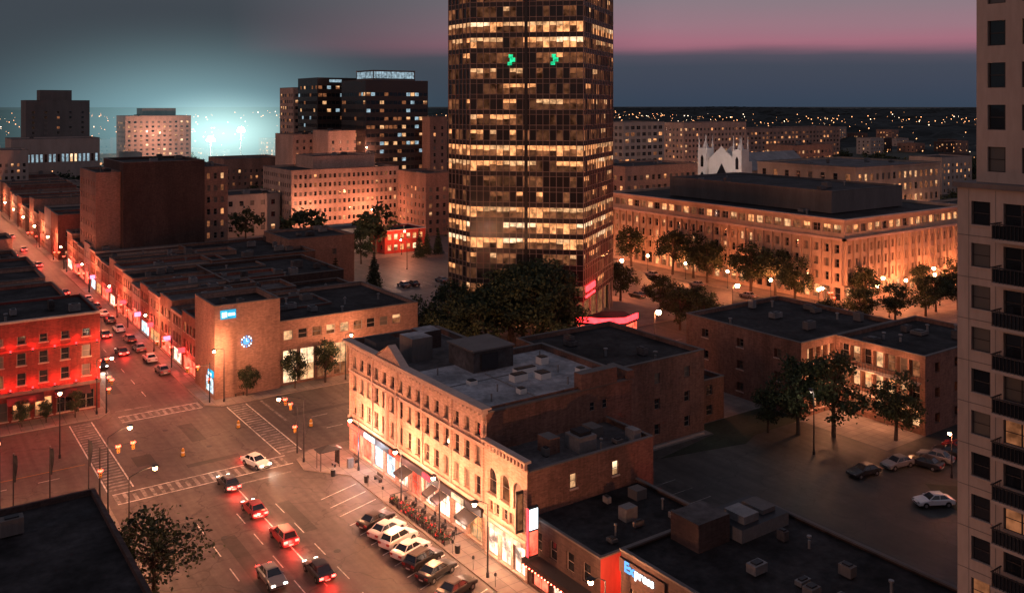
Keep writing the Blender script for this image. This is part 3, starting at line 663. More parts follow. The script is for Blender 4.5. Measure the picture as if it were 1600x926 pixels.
for k in (0,1,2):
    p0=Vector((*pp[k],0));p1=Vector((*pp[k+1],0));u=(p1-p0).normalized();n=Vector((u.y,-u.x,0)); obox(T,p0,u,n,0,(p1-p0).length,.02,.3,3.61,4.7,'neonr'); obox(T,p0,u,n,.3,(p1-p0).length-.3,.02,.1,.5,3.0,'shopr')
T.make('entrance_pavilion')
p0=Vector((*poly[2],0));p1=Vector((*poly[3],0));u=(p1-p0).normalized();n=Vector((u.y,-u.x,0))
T=P(); obox(T,p0,u,n,1,8,.2,.5,8.4,9.6,'neonr'); obox(T,p0,u,n,1,8,.2,.5,7.2,7.6,'neonr'); T.make('neon_sign')
light(122,134,4,(1,.05,.035),1600); light(127,142,7,(1,.07,.04),1100)

# ================================================================ RIGHT HIGH-RISE G
e=empty('apartment_highrise'); W=P();G=P();T=P()
X=60.8; y1=33.1; y0=6; 
levels=sorted([42.0-2.85*i for i in range(1,15)])
rows=[(z+.75,z+2.35,[(.95,2.25)]+[(3.1,5.4)]+[(8+6*k,9.6+6*k) for k in range(3)],lambda k:random.choice(['glass','glass','glass','glassb','w3']) if k else random.choice(['glass','glassb','glass','glass','w3']),False) for z in levels]
facade(W,G,(X,y1),(X,y0),.14,42.4,rows,'conc',.18,'framed',None)
W.face([(X,y0,0),(85,y0,0),(85,y0,42.4),(X,y0,42.4)],'conc'); W.face([(85,y1,0),(X,y1,0),(X,y1,42.4),(85,y1,42.4)],'conc')
W.face([(X,y0,42.4),(85,y0,42.4),(85,y1,42.4),(X,y1,42.4)],'roofm')
T.box(X-.3,85,y0,y1+.2,42.402,42.75,'concd')
for z in levels: 
    T.box(X-.02,X-.003,28.2,y1,z-.03,z+.01,'concd'); T.box(X-.06,X-.003,y1-2.35,y1-.85,z+.65,z+.747,'conc')
for yy in (32.3,30.5): T.box(X-.016,X-.003,yy,yy+.02,.2,42.3,'concd')
Xu=61.6; yu=32.2
lv=[42.9+2.85*i for i in range(0,8)]
facade(W,G,(Xu,yu),(Xu,y0),42.76,66,[(z+.6,z+2.3,[(.75,1.95),(3,5.0)],lit(.15,('w3','w2')),False) for z in lv],'conc',.18,'framed')
W.face([(85,yu,42.4),(Xu,yu,42.4),(Xu,yu,66),(85,yu,66)],'conc'); W.face([(Xu,y0,66),(85,y0,66),(85,yu,66),(Xu,yu,66)],'roofm')
for z in levels:
    T.box(X-1.3,X-.003,26.2,30.2,z-.1,z+.1,'conc')
    for k in range(17): T.box(X-1.27,X-1.22,26.25+k*.24,26.28+k*.24,z+.103,z+1.05,'metald')
    T.box(X-1.29,X-1.2,26.2,30.2,z+1.053,z+1.12,'metald')
    T.face([(X-1.19,26.3,z+.15),(X-1.19,30.1,z+.15),(X-1.19,30.1,z+1.0),(X-1.19,26.3,z+1.0)],'glass')
    for k in range(5): T.box(X-1.2+k*.25,X-1.17+k*.25,30.12,30.16,z+.103,z+1.05,'metald')
    T.box(X-1.2,X-.01,30.1,30.17,z+1.053,z+1.12,'metald')
W.make('walls',e);G.make('windows',e);T.make('balconies',e)

# ================================================================ STREET FURNITURE
def street_lamp(x,y,h=9,dx=1,dy=0,arm=2.2,power=2500,c=ORG,bulb='bulb',z0=.14,br=.24):
    T=P(); T.tube((0,0,0),(0,0,.5),.18,.16,'metald',8); T.tube((0,0,.5),(0,0,h-.6),.1,.06,'metald',8)
    T.tube((0,0,h-.6),(dx*arm*.5,dy*arm*.5,h-.1),.05,.045,'metald',6); T.tube((dx*arm*.5,dy*arm*.5,h-.1),(dx*arm,dy*arm,h),.045,.04,'metald',6)
    ex,ey=dx*arm,dy*arm
    T.box(ex-.3,ex+.3,ey-.3,ey+.3,h-.02,h+.12,'metald'); T.ball((ex,ey,h-.02-br*.8),br,bulb,4)
    o=T.make('street_lamp',loc=(x,y,z0))
    if power: light(ex,ey,h-.1-br*2,c,power*2.15,o)
    return o
def post_lamp(x,y,h=4.6,power=900,c=DOR,bulb='bulb'):
    T=P(); T.tube((0,0,0),(0,0,.4),.15,.1,'metald',8); T.tube((0,0,.4),(0,0,h-.5),.06,.05,'metald',8); T.ball((0,0,h-.2),.38,bulb,5); T.tube((0,0,h+.16),(0,0,h+.3),.2,.03,'metald',8)
    o=T.make('post_lamp',loc=(x,y,.14)); light(0,0,h+.5,c,power,o,r=.3); return o
street_lamp(21.5,113.5,9.5,1,.3,2.6,2400); street_lamp(21,100,9.5,1,0,2.6,2000); street_lamp(19.5,135,9,0,-1,0.1,0)
street_lamp(46.2,114.8,9,-1,.25,3.2,2600); street_lamp(50.2,76,8,-1,0,1.6,2800); street_lamp(50.4,95,7,-1,0,.8,2400)
street_lamp(45,145.5,9,-.8,-.6,2.6,2600); street_lamp(27,151,9,.7,-.7,2.6,1400); street_lamp(66,145,8.5,0,-1,2.4,2000)
street_lamp(11,120,8,0,1,2,1400); street_lamp(51,108,7,-1,0,1.2,2200); street_lamp(50.4,86,7,-1,0,.8,1400)
street_lamp(21.3,66,9,1,0,2.6,1400); street_lamp(50.3,58,8,-1,0,1.6,1800)
street_lamp(5,150.5,8.5,0,-1,2,700); street_lamp(84,120,8.5,0,1,2,1500); street_lamp(70,118,8,0,1,1.6,1800)
for i,yy in enumerate(range(166,300,17)):
    street_lamp(43 if i%2 else 28,yy,7.5,-1 if i%2 else 1,0,1.6,1400,(1,.24,.11),'bulb')
for yy in range(310,560,30): street_lamp(43,yy,7.5,-1,0,1.6,2200,(1,.28,.13),'bulb',br=.35)
for (x,y) in ((181,132),(181,146),(181,160),(181,175),(181,190),(181,206)): post_lamp(x,y,4.6,4200)
for (x,y) in ((196,126.3),(208,126.3),(221,126.3),(234,126.3)): post_lamp(x,y,4.6,3600)
street_lamp(151,132,9,1,0,1.5,4000,(1,.27,.10),br=.5); street_lamp(119,123,9.5,0,-1,1,2200,(1,.27,.10),br=.5); street_lamp(165,118,9,0,1,1.5,3000,(1,.27,.10),br=.4); street_lamp(186,117,9,0,1,1.5,3000,(1,.27,.10),br=.4); street_lamp(207,117,9,0,1,1.5,3000,(1,.27,.10),br=.4)
street_lamp(151,170,9,1,0,2,3500,(1,.22,.08),br=.45); street_lamp(151,200,9,1,0,2,3500,(1,.22,.08),br=.45); street_lamp(179,240,9,-1,0,2,3500,(1,.27,.1),br=.45)
street_lamp(136,256,8,0,-1,2,2600,(1,.27,.12)); street_lamp(112,255,8,0,-1,2,1800,(1,.55,.36)); street_lamp(148,225,8,-1,0,2,1800,(1,.55,.36)); street_lamp(125,232,9,-1,0,2,1800,(1,.55,.36))
street_lamp(128,304,9,0,1,2,5500,(1,.38,.22)); street_lamp(150,304,9,0,1,2,5500,(1,.33,.17)); street_lamp(168,300,9,0,1,2,5000,(1,.27,.1),br=.5)
street_lamp(104.5,77,9,-1,0,.6,150,(1,.8,.6),'metal',.148); street_lamp(112.5,62,6,-1,0,.5,420,(1,.3,.12),'bulb',.148)
street_lamp(140,362,9,0,1,2,5000,(1,.38,.22)); street_lamp(170,350,30,0,1,2,4000,(1,.4,.25))
street_lamp(150,620,30,0,1,2,12000,(1,.5,.35))
for (x,y) in ((260,175),(300,176),(262,225)): street_lamp(x,y,9,0,-1,1,2600,br=.4)
for i in range(12):
    street_lamp(RU(250,560),RU(200,460),9,0,-1,1,2200,ORG,br=.5)
for (y,c,p) in ((112.5,(1,.25,.18),650),(107,(.8,.9,1),620),(100,(1,.35,.25),520),(94,(1,.6,.45),700),(88,(1,.4,.3),640),(82.5,(1,.6,.4),560),(76.5,(1,.6,.36),900)): light(50.9 if p<800 else 51.4,y,3.2,c,p,name='shopfront_light')
light(51.5,66,3,(1,.25,.16),700,name='marquee_light'); light(60,59.8,2.8,(1,.09,.04),600,name='wall_light'); light(56,60.2,5,(1,.09,.04),200,name='wall_light'); light(70,62,2.5,(1,.2,.09),700,name='wall_light')
for yy in (164,178,192,206,222,240,262,285,315,345): light(43.2,yy,3.2,(1,.08,.055),900,name='shopfront_light')
def signal(x,y,dx,dy,arm=4.5,h=6,red=True):
    T=P(); T.tube((0,0,0),(0,0,h+.4),.12,.08,'metald',8); T.tube((0,0,h),(dx*arm,dy*arm,h+.25),.06,.045,'metald',6)
    for t,z in ((arm,h-.1),(arm*.55,h-.2),(.0,3.4)):
        bx,by=dx*t-(.35*dy if t==0 else 0),dy*t-(.35*dx if t==0 else 0)
        T.box(bx-.15,bx+.15,by-.15,by+.15,z-.5,z+.45,'yellow')
        for k,zz in enumerate((z+.3,z-.03,z-.36)):
            for s in(-1,1):
                T.ball((bx,by+s*.17,zz),.14 if k==0 else .09,'sigr' if k==0 and red else 'metald',4); T.ball((bx+s*.17,by,zz),.14 if k==0 else .09,'sigr' if k==0 and red else 'metald',4)
    return T.make('traffic_signal',loc=(x,y,.14))
signal(28.3,150.6,0,-1,4); signal(43.0,146.5,-1,0,3.5); signal(46.6,118.2,0,1,4.5,red=True); signal(21.4,117.8,1,0,3.8)
for (x,y) in ((28.2,163),(43,170),(28.3,196),(43,206),(28.3,240),(43,250),(28.3,290),(43,290),(28,330),(42,340),(151,128),(179,126),(160,117)): signal(x,y,1 if x<30 or x==151 else -1,0,2.5,5)
T=P()
for (a,b) in ((0,0),(2.6,0),(0,1.3),(2.6,1.3)): T.tube((a,b,0),(a,b,2.4),.05,.05,'metald',6)
T.prism([(-.3,-.3),(2.9,-.3),(2.9,1.6),(-.3,1.6)],2.4,2.5,'metald'); T.face([(-.3,-.3,2.51),(2.9,-.3,2.51),(1.3,.65,3.0)],'metald');T.face([(2.9,-.3,2.51),(2.9,1.6,2.51),(1.3,.65,3.0)],'metald');T.face([(2.9,1.6,2.51),(-.3,1.6,2.51),(1.3,.65,3.0)],'metald');T.face([(-.3,1.6,2.51),(-.3,-.3,2.51),(1.3,.65,3.0)],'metald')
T.face([(2.6,0,.3),(2.6,1.3,.3),(2.6,1.3,2.2),(2.6,0,2.2)],'glass'); T.box(1.9,2.3,.1,1.2,.4,.46,'metal'); T.box(2.0,2.2,.2,.3,0,.4,'metald'); T.box(2.0,2.2,1.0,1.1,0,.4,'metald')
T.make('bus_shelter',loc=(46.8,110.5,.14))
def bin_(x,y):
    T=P(); T.tube((0,0,0),(0,0,.85),.28,.32,'metald',10); T.tube((0,0,.85),(0,0,1.0),.34,.2,'metal',10); T.make('litter_bin',loc=(x,y,.14))
for p in ((50.2,104),(47.5,108.2),(50.3,82),(45.5,150),(21,104),(50.5,70)): bin_(*p)
def box_cab(x,y):
    T=P(); T.box(-.4,.4,-.25,.25,0,1.2,'metal'); T.box(-.45,.45,-.3,.3,1.203,1.27,'metal'); T.box(-.02,.02,-.27,-.252,.1,1.1,'metald'); T.make('utility_cabinet',loc=(x,y,.14))
box_cab(50.5,109.5); box_cab(20,116); box_cab(45.5,152)
def barrel(x,y):
    T=P(); T.box(-.3,.3,-.3,.3,0,.06,'rubber'); T.tube((0,0,.06),(0,0,1.0),.26,.2,'yellow',10); T.tube((0,0,.5),(0,0,.62),.255,.245,'white',10); T.tube((0,0,1.0),(0,0,1.1),.08,.08,'w1',6); T.make('traffic_barrel',loc=(x,y,.004))
barrel(33.5,126.5); barrel(43.2,132.8); barrel(52.3,127.2)
def parking_meter(x,y):
    T=P(); T.tube((0,0,0),(0,0,1.1),.035,.03,'metal',6); T.box(-.1,.1,-.07,.07,1.1,1.38,'metald'); T.ball((0,0,1.38),.09,'metald',4); T.make('parking_meter',loc=(x,y,.14))
for i in range(8): parking_meter(49.8,74+i*4.1)
for i,(x,y) in enumerate(((8,118),(12.2,118),(16,118),(20.2,118))):
    T=P(); T.tube((0,0,0),(0,0,7.6),.09,.05,'metald',8); T.ball((0,0,7.65),.1,'metal',4)
    for k in range(5):
        z=7.4-.62*k; T.face([(.05,0,z),(.35+.1*math.sin(k),.08*math.sin(k*1.7),z-.05),(.35+.1*math.sin(k+1),.08*math.sin((k+1)*1.7),z-.67),(.05,0,z-.62)],'metald')
    T.make('banner_pole',loc=(x,y,.14))
def bench(x,y,r=0):
    T=P()
    for k in range(3): T.box(-.8,.8,-.25+k*.17,-.12+k*.17,.42,.46,'bark')
    T.box(-.8,.8,.27,.31,.5,.85,'bark')
    for a in (-.65,.6): T.box(a,a+.06,-.22,.25,0,.417,'metald')
    T.make('park_bench',loc=(x,y,.14),rot=r)
bench(51.6,103.5,-1.57); bench(51.8,111,-1.57); bench(48,147,0)

# ================================================================ CARS
def car_mesh(name,paint,lights=False,suv=False):
    k=1.14 if suv else 1
    prof=[(-2.22,.34),(-2.3,.58),(-2.24,.86*k),(-2.05,.96*k),(-1.6,.99*k),(.9,.96*k),(1.5,.88*k),(2.05,.76*k),(2.27,.6),(2.24,.34)]
    b=bmesh.new()
    S=[(-.9,.0),(-.84,.0)]
    n=len(prof)
    def ring(y,inset,dz):
        return [b.verts.new((x*(1-inset*.5),y,z-(dz if z>.7 else -dz))) for (x,z) in prof]
    rings=[ring(-.9,.05,.06),ring(-.82,.0,.0),ring(0,-.03,-.02),ring(.82,.0,.0),ring(.9,.05,.06)]
    for r in range(4):
        for i in range(n): j=(i+1)%n; b.faces.new([rings[r][j],rings[r][i],rings[r+1][i],rings[r+1][j]])
    b.faces.new(rings[0]); b.faces.new(list(reversed(rings[4])))
    bmesh.ops.recalc_face_normals(b,faces=b.faces[:])
    T=P()
    for f in b.faces: T.face([v.co[:] for v in f.verts],paint)
    b.free()
    zb=.95*k; zt=(1.66 if suv else 1.42); xb0,xb1=(-2.05,1.05) if suv else (-1.75,1.0); xt0,xt1=(-1.7,.3) if suv else (-1.05,.2)
    bl=[(xb0,-.78),(xb1,-.78),(xb1,.78),(xb0,.78)]; tl=[(xt0,-.6),(xt1,-.6),(xt1,.6),(xt0,.6)]
    for i in range(4):
        j=(i+1)%4; T.face([(*bl[i],zb-.04),(*bl[j],zb-.04),(*tl[j],zt),(*tl[i],zt)],'glass')
    for i in range(4): T.tube((*bl[i],zb-.04),(*tl[i],zt),.05,.05,paint,5)
    for s in (-1,1): 
        xm=(xb0+xb1)/2; T.tube((xm,s*.79,zb-.04),((xt0+xt1)/2,s*.62,zt),.045,.045,paint,5)
    T.prism([(xt0-.05,-.56),(xt0+.1,-.63),(xt1-.1,-.63),(xt1+.06,-.56),(xt1+.06,.56),(xt1-.1,.63),(xt0+.1,.63),(xt0-.05,.56)],zt-.02,zt+.02,paint)
    T.prism([(xt0+.05,-.5),(xt1-.05,-.5),(xt1-.05,.5),(xt0+.05,.5)],zt+.021,zt+.05,paint)
    for sx in (-1.38,1.4):
        for s in (-1,1):
            T.tube((sx,s*.70,.34),(sx,s*.915,.34),.40,.40,'metald',14); T.tube((sx,s*.70,.33),(sx,s*.93,.33),.33,.33,'rubber',14); T.tube((sx,s*.90,.33),(sx,s*.945,.33),.2,.18,'metal',8)
    for s in (-1,1):
        T.box(2.14,2.27,s*.62-.18,s*.62+.18,.58,.72,'head' if lights else 'metal'); T.box(-2.34,-2.22,s*.64-.2,s*.64+.2,.64*k,.84*k,'tail' if lights else 'carr')
        T.box(.6,.8,s*.93-.06,s*.93+.06,.93*k,1.05*k,paint)
    T.box(2.25,2.3,-.4,.4,.42,.56,'metald'); T.box(-2.36,-2.28,-.25,.25,.45,.57,'white')
    return T.mesh(name)
cm={}
def car(x,y,ang,paint='cark',lights=False,suv=False,z=.01,name='parked_car'):
    k=(paint,lights,suv)
    if k not in cm: cm[k]=car_mesh('car_body',*k)
    o=bpy.data.objects.new(name,cm[k]); col.objects.link(o); o.location=(x,y,z); o.rotation_euler[2]=ang
    if lights:
        light(-3.0,0,.7,(1,.025,.018),330,o,r=.3,name='tail_glow')
        l=bpy.data.lights.new('headlight','SPOT'); l.energy=900; l.color=(1,.7,.5); l.spot_size=1.1; l.spot_blend=.6; l.shadow_soft_size=.15
        lo=bpy.data.objects.new('headlight',l); col.objects.link(lo); lo.parent=o; lo.location=(2.5,0,.7); lo.rotation_euler=(math.radians(80),0,-math.pi/2)
    return o
a=math.radians(18)
for i,(p,s) in enumerate((('cark',False),('carw',False),('carw',True),('carw',False),('cark',True),('cark',False))): car(46.2,93.2-i*2.75,a,p,False,s)
car(46.2,93.2-6*2.75-1.2,a,'cark',False,False)
car(36.4,86.5,math.pi/2,'cark',True,False,name='car'); car(36.1,95.5,math.pi/2,'carr',True,True,name='car'); car(35.7,104,math.pi/2,'carr',True,False,name='car'); car(35.5,113,math.pi/2,'cark',True,False,name='car')
car(32,88,-math.pi/2,'carg',True,False,name='car')
car(40.6,117.5,math.radians(-75),'carw',True,False,name='car')
for (x,y,an) in ((37.5,185,1),(37.5,201,1),(37.8,222,1),(37.5,252,1),(32.5,178,-1),(32.4,214,-1),(32.5,262,-1),(37.6,300,1),(37.6,335,1),(32.5,320,-1),(37.6,370,1)): car(x,y,an*math.pi/2,'cark',True,False,name='car')
for i in range(9): car(40.9,168+i*9+RU(-1,1),math.pi/2,random.choice(['cark','carg','carw']))
car(103,59,math.radians(150),'carw',z=.15); car(104,69,math.radians(170),'cark',z=.15); car(110,68,math.radians(170),'carg',z=.15)
for i,p in enumerate(('cark','carg','cark','carr')): car(113+i*3.2,66+(i%2)*.3,math.radians(100),p,z=.15)
for i in (1,2,5,7): car(109.5+i*2.9,210.5,math.pi/2,random.choice(['cark','carg','carw']),z=.15)
for i in range(5): car(154.5,140+i*13,math.pi/2,'cark')
for i in range(4): car(177,150+i*17,math.pi/2,'carg')

# ================================================================ TREES
def tree_mesh(name,h,cr,nclump=22,nleaf=75,ls=.3,seed=0,th=.35):
    rs=random.Random(seed); T=P()
    T.tube((0,0,0),(.1,.05,h*.3),h*.028,h*.02,'bark',7,False); T.tube((.1,.05,h*.3),(0,.1,h*.75),h*.02,h*.007,'bark',6,False)
    cz=h*.6; ch=h*.4
    for i in range(nclump):
        while True:
            v=Vector((rs.uniform(-1,1),rs.uniform(-1,1),rs.uniform(-1,1)))
            if .3<v.length<1: break
        c=Vector((v.x*cr*(1-.25*max(0,v.z)),v.y*cr*(1-.25*max(0,v.z)),cz+v.z*ch*.92))
        s=Vector((.05,.05,h*rs.uniform(.25,.6)))
        T.tube(s,s.lerp(c,.9),h*.008,h*.003,'bark',4,False)
        rr=cr*rs.uniform(.2,.36)
        mt='leafl' if rs.random()<.35 else 'leafd'
        for j in range(nleaf):
            p=c+Vector((rs.gauss(0,1),rs.gauss(0,1),rs.gauss(0,.75)))*rr*.55
            a=Vector((rs.uniform(-1,1),rs.uniform(-1,1),rs.uniform(-1,1))).normalized(); b=a.orthogonal().normalized()
            b=(b*math.cos(j)+a.cross(b)*math.sin(j)); w=ls*rs.uniform(.6,1.2)
            T.face([p-a*w*.6,p-b*w*.35,p+a*w*.6,p+b*w*.35],mt if rs.random()<.85 else 'leafl')
    return T.mesh(name)
def pine_mesh(name,h,cr,seed=0):
    rs=random.Random(seed);T=P(); T.tube((0,0,0),(0,0,h),h*.025,.03,'bark',6,False)
    nl=16
    for l in range(nl):
        t=l/(nl-1); z=h*(.1+.87*t); r=cr*(1-t)**.85+.15
        nb=int(11-5*t)
        for b in range(nb):
            an=2*math.pi*(b+rs.random()*.6)/nb; rr=r*rs.uniform(.75,1.1)
            e=Vector((math.cos(an)*rr,math.sin(an)*rr,z-rr*.25)); s=Vector((0,0,z))
            for j in range(int(10+rr*9)):
                f=rs.uniform(.15,1); p=s.lerp(e,f)+Vector((rs.gauss(0,.14),rs.gauss(0,.14),rs.gauss(0,.1)))*(.5+rr*.3)
                a=Vector((rs.uniform(-1,1),rs.uniform(-1,1),rs.uniform(-.6,.2))).normalized()*.3; q=a.orthogonal().normalized()*.1
                T.face([p-a,p-q,p+a,p+q],'leafd' if rs.random()<.75 else 'leafl')
    return T.mesh(name)
TM=[tree_mesh('tree_mesh',10,3.6,34,95,.42,s) for s in range(5)]; PM=[pine_mesh('pine_mesh',10,2.6,s) for s in range(2)]
TL=[tree_mesh('tree_far_mesh',10,4.2,20,34,.95,s+10) for s in range(3)]
TS=[tree_mesh('tree_open_mesh',10,4.6,38,75,.4,s+20) for s in range(2)]
def tree(x,y,h,w=1,kind=None,z=.14):
    me=random.choice({'p':PM,'f':TL,'s':TS}.get(kind,TM)); o=bpy.data.objects.new('pine_tree' if kind=='p' else 'tree',me); col.objects.link(o)
    o.location=(x,y,z); o.scale=(h/10*w,h/10*w,h/10); o.rotation_euler[2]=RU(0,6.28); return o
tree(21,89.5,9.3,1.1,'s'); tree(49,146.3,5); tree(57,145.6,7,.9); tree(62.5,145.6,7.5,.9); tree(71,145.5,7)
tree(109,83,11.5); tree(112.5,79.5,12.5); tree(118.5,73.5,10); tree(106,86,7)
for x in range(0,27,4): tree(x+R(),151.3,RU(3,4.2),.9)
tree(92,208,10,1,'p'); tree(105,213,9.5,1,'p'); tree(138,248,9,.9,'p'); tree(143,252,8,.9,'p'); tree(146,250,8.5,.9,'p'); tree(118,248,11); 
for (x,y,h) in ((88,146,12),(93,150,12),(85,152,11),(98,146,13),(103,148,16),(106,141,17.5),(108,145,17.5),(103,140,16),(100,152,12),(96,158,12),(105,136,15),(92,143,11),(107,149,16),(112,146,15),(101,144,15),(109,140,15.5)): tree(x,y,h,1.05)
for (x,y,h) in ((147,150,9),(148,165,10),(149,180,10),(148,195,10),(182.5,140,11),(183,154,13),(182,168,12),(183,182,13),(182,198,12),(154,115.5,8),(162,115,8),(172,115,9),(182,113,9),(194,113,9),(206,112,9),(192,127,10),(215,126,8),(229,125.5,8),(150,121,8),(143,117,7),(146,136,9),(141,131,8),(184,147,12),(184,175,13),(200,114,9),(139,136,9),(144,142,9),(175,130,0)): 
    if h: tree(x,y,h,1.1)
rt=random.Random(3)
for i in range(170):
    tree(rt.uniform(60,620),rt.uniform(230,700),rt.uniform(9,16),1.1,'f')
for i in range(90):
    tree(rt.uniform(245,620),rt.uniform(110,380),rt.uniform(9,17),1.2,'f')
rb=random.Random(5)
for i in range(90):
    X=rb.uniform(190,1100);Y=rb.uniform(260,1000)
    w=rb.uniform(12,36);d=rb.uniform(12,24);hh=rb.choice([6,7,9,10,12,14,16,20]) 
    if X<330 and Y<420: continue
    bld('distant_building',X,X+w,Y,Y+d,hh,rb.choice(['brickp','brickb','conc','brickd']),'roofd',fx=simple(max(1,hh//4),4,1.6,1.6,.35,fh=3.4,lits=('w1','w3','w2')),fy=simple(max(1,hh//4),4,1.6,1.6,.4,fh=3.4,lits=('w1','w3','w2')),nclut=0)
for i in range(50):
    X=rb.uniform(46,190);Y=rb.uniform(450,620) if i%2 else rb.uniform(680,1000)
    hh=rb.choice([8,9,12,15,18])
    bld('distant_building',X,X+rb.uniform(10,25),Y,Y+15,hh,rb.choice(['brickp','brickb','conc']),'roofm',fy=simple(hh//4,4,1.6,1.6,.4,fh=3.4),nclut=0)
T=P(); rw=random.Random(9)
def grid(x0,x1,y0,y1,nx,ny,f):
    H=[[f(x0+(x1-x0)*i/nx,y0+(y1-y0)*j/ny) for j in range(ny+1)] for i in range(nx+1)]
    for i in range(nx):
        for j in range(ny):
            X=x0+(x1-x0)*i/nx;X2=x0+(x1-x0)*(i+1)/nx;Y=y0+(y1-y0)*j/ny;Y2=y0+(y1-y0)*(j+1)/ny
            T.face([(X,Y,H[i][j]),(X2,Y,H[i+1][j]),(X2,Y2,H[i+1][j+1]),(X,Y2,H[i][j+1])],'wood')
def hf(x,y):
    d=math.hypot(x,y)
    if d<950 : return -2
    b=7+9*math.sin(x*.004+1)*math.sin(y*.0033)+ (d-950)*.004
    return max(-2,b+rw.uniform(-5,5)) if rw.random()>.12 else -2
grid(0,5200,0,5200,170,170,hf); T.make('distant_woodland')
T=P()
cl=[(math.radians(rw.uniform(2,80)),rw.uniform(500,3000)) for i in range(70)]
for i in range(1500):
    if i%4: c=rw.choice(cl); an=c[0]+rw.gauss(0,.025); d=c[1]*rw.uniform(.9,1.1)
    else: an=math.radians(rw.uniform(2,80)); d=rw.uniform(400,2600)
    X=d*math.sin(an);Y=d*math.cos(an)
    s=d*.00028*rw.uniform(.4,1.5); z=rw.uniform(7,20)+(max(0,d-950)*.0045)
    m=rw.choice(['far1','far1','far1','far2','w1'])
    T.prism([(X-s,Y),(X,Y-s),(X+s,Y),(X,Y+s)],z,z+2*s,m)
T.make('distant_city_lights')
for (x,y,z) in ((227,692,27),(206,700,20)):
    T=P(); T.tube((0,0,0),(0,0,z),.5,.3,'metal',8); T.box(-3.2,3.2,-.3,.3,z,z+.4,'metal')
    for k in range(3): T.ball((-2.2+k*2.2,-.7,z+1.4),1.15,'bulbf',5)
    for k in range(2): T.ball((-1.1+k*2.2,-.7,z+3.4),1.1,'bulbf',5)
    T.make('floodlight_mast',loc=(x,y,0)); light(x,y-4,z+1,(.8,1,.9),60000,name='floodlight_lamp')
def haze_glow(loc,sc,strg,c,pwr=2.0):  # glow of floodlit haze put in as self-emitting volume, not lit by lamps
    m,nt,out=newmat('emissive_haze_glow')
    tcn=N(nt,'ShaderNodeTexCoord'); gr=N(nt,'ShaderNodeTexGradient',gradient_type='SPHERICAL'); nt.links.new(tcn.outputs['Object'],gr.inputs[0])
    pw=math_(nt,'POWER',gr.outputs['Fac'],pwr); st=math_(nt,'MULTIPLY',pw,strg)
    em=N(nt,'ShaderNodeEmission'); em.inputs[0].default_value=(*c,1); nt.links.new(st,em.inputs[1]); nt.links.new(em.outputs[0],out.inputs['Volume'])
    bm=bmesh.new(); bmesh.ops.create_icosphere(bm,subdivisions=4,radius=1); me=bpy.data.meshes.new('emissive_haze_glow'); bm.to_mesh(me); bm.free(); me.materials.append(m)
    o=bpy.data.objects.new('haze_glow_ellipsoid',me); col.objects.link(o); o.location=loc; o.scale=sc; o.rotation_euler[2]=math.radians(-35)
haze_glow((200,725,32),(215,215,95),.0038,(.42,.76,.82))
haze_glow((216,700,25),(85,85,42),.017,(.62,.9,.82))

# ================================================================ WORLD / FILL SUN / CAMERA
w=bpy.data.worlds.new('World'); scene.world=w; w.use_nodes=True; nt=w.node_tree; nt.nodes.clear()
out=N(nt,'ShaderNodeOutputWorld')
sky=N(nt,'ShaderNodeTexSky',sky_type='NISHITA'); sky.sun_disc=False; sky.sun_elevation=math.radians(1.0); sky.sun_rotation=math.radians(250)
b1=N(nt,'ShaderNodeBackground'); nt.links.new(sky.outputs[0],b1.inputs[0]); b1.inputs[1].default_value=.010
tc=N(nt,'ShaderNodeTexCoord'); sp_=N(nt,'ShaderNodeSeparateXYZ'); nt.links.new(tc.outputs['Generated'],sp_.inputs[0])
def ramp(st):
    r=N(nt,'ShaderNodeValToRGB'); e=r.color_ramp.elements
    while len(e)<len(st): e.new(.5)
    for i,(p,c) in enumerate(st): e[i].position=p; e[i].color=(*c,1)
    nt.links.new(zz_,r.inputs[0]); return r.outputs[0]
nz=N(nt,'ShaderNodeTexNoise'); nz.inputs['Scale'].default_value=2.2; nz.inputs['Detail'].default_value=4
mp=N(nt,'ShaderNodeMapping'); mp.inputs['Scale'].default_value=(1,1,9); nt.links.new(tc.outputs['Generated'],mp.inputs[0]); nt.links.new(mp.outputs[0],nz.inputs['Vector'])
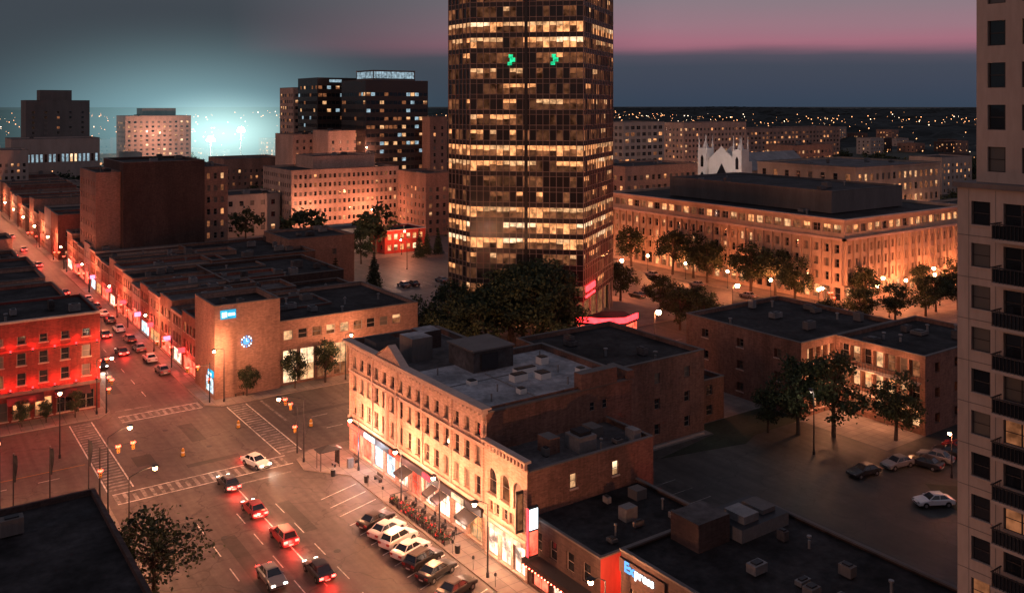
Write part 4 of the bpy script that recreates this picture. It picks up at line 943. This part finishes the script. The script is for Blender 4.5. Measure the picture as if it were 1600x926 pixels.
zz_=math_(nt,'ADD',sp_.outputs[2],maprange(nt,nz.outputs['Fac'],.3,.7,-.006,.006))
rr=ramp([(0,(.036,.056,.09)),(.040,(.042,.060,.095)),(.052,(.075,.072,.11)),(.064,(.36,.14,.20)),(.080,(.31,.17,.22)),(.115,(.225,.185,.22)),(.35,(.16,.155,.20)),(1,(.165,.16,.205))])
rl=ramp([(0,(.040,.068,.09)),(.05,(.038,.060,.08)),(.10,(.040,.054,.074)),(.16,(.052,.060,.08)),(.35,(.12,.125,.165)),(.5,(.14,.14,.18)),(.7,(.165,.16,.205)),(1,(.165,.16,.205))])
vd=N(nt,'ShaderNodeVectorMath',operation='DOT_PRODUCT'); nt.links.new(tc.outputs['Generated'],vd.inputs[0]); vd.inputs[1].default_value=(.8192,-.5736,0)
fc=maprange(nt,vd.outputs['Value'],-.30,.16,0,1)
mx=N(nt,'ShaderNodeMix',data_type='RGBA'); nt.links.new(fc,mx.inputs[0]); nt.links.new(rl,mx.inputs[6]); nt.links.new(rr,mx.inputs[7])
b2=N(nt,'ShaderNodeBackground'); nt.links.new(mx.outputs[2],b2.inputs[0]); b2.inputs[1].default_value=1
ad=N(nt,'ShaderNodeAddShader'); nt.links.new(b1.outputs[0],ad.inputs[0]); nt.links.new(b2.outputs[0],ad.inputs[1]); nt.links.new(ad.outputs[0],out.inputs[0])
sl=bpy.data.lights.new('sun_fill','SUN'); sl.energy=.36; sl.angle=math.radians(12); sl.color=(1,.47,.31)  # weak warm fill added to brighten and tone the street facades
so=bpy.data.objects.new('sun_fill',sl); col.objects.link(so)
dv=Vector((.93,.16,-.17)); so.rotation_euler=dv.to_track_quat('-Z','Y').to_euler()
cam=bpy.data.cameras.new('camera'); co=bpy.data.objects.new('camera',cam); col.objects.link(co)
co.location=(0,0,48); co.rotation_euler=(math.pi/2,0,math.radians(-35))
cam.sensor_width=36; cam.lens=36*1400/1600; cam.shift_y=-298/1600; cam.clip_start=.5; cam.clip_end=40000
scene.camera=co
scene.view_settings.view_transform='Standard'; scene.view_settings.look='None'; scene.view_settings.exposure=0
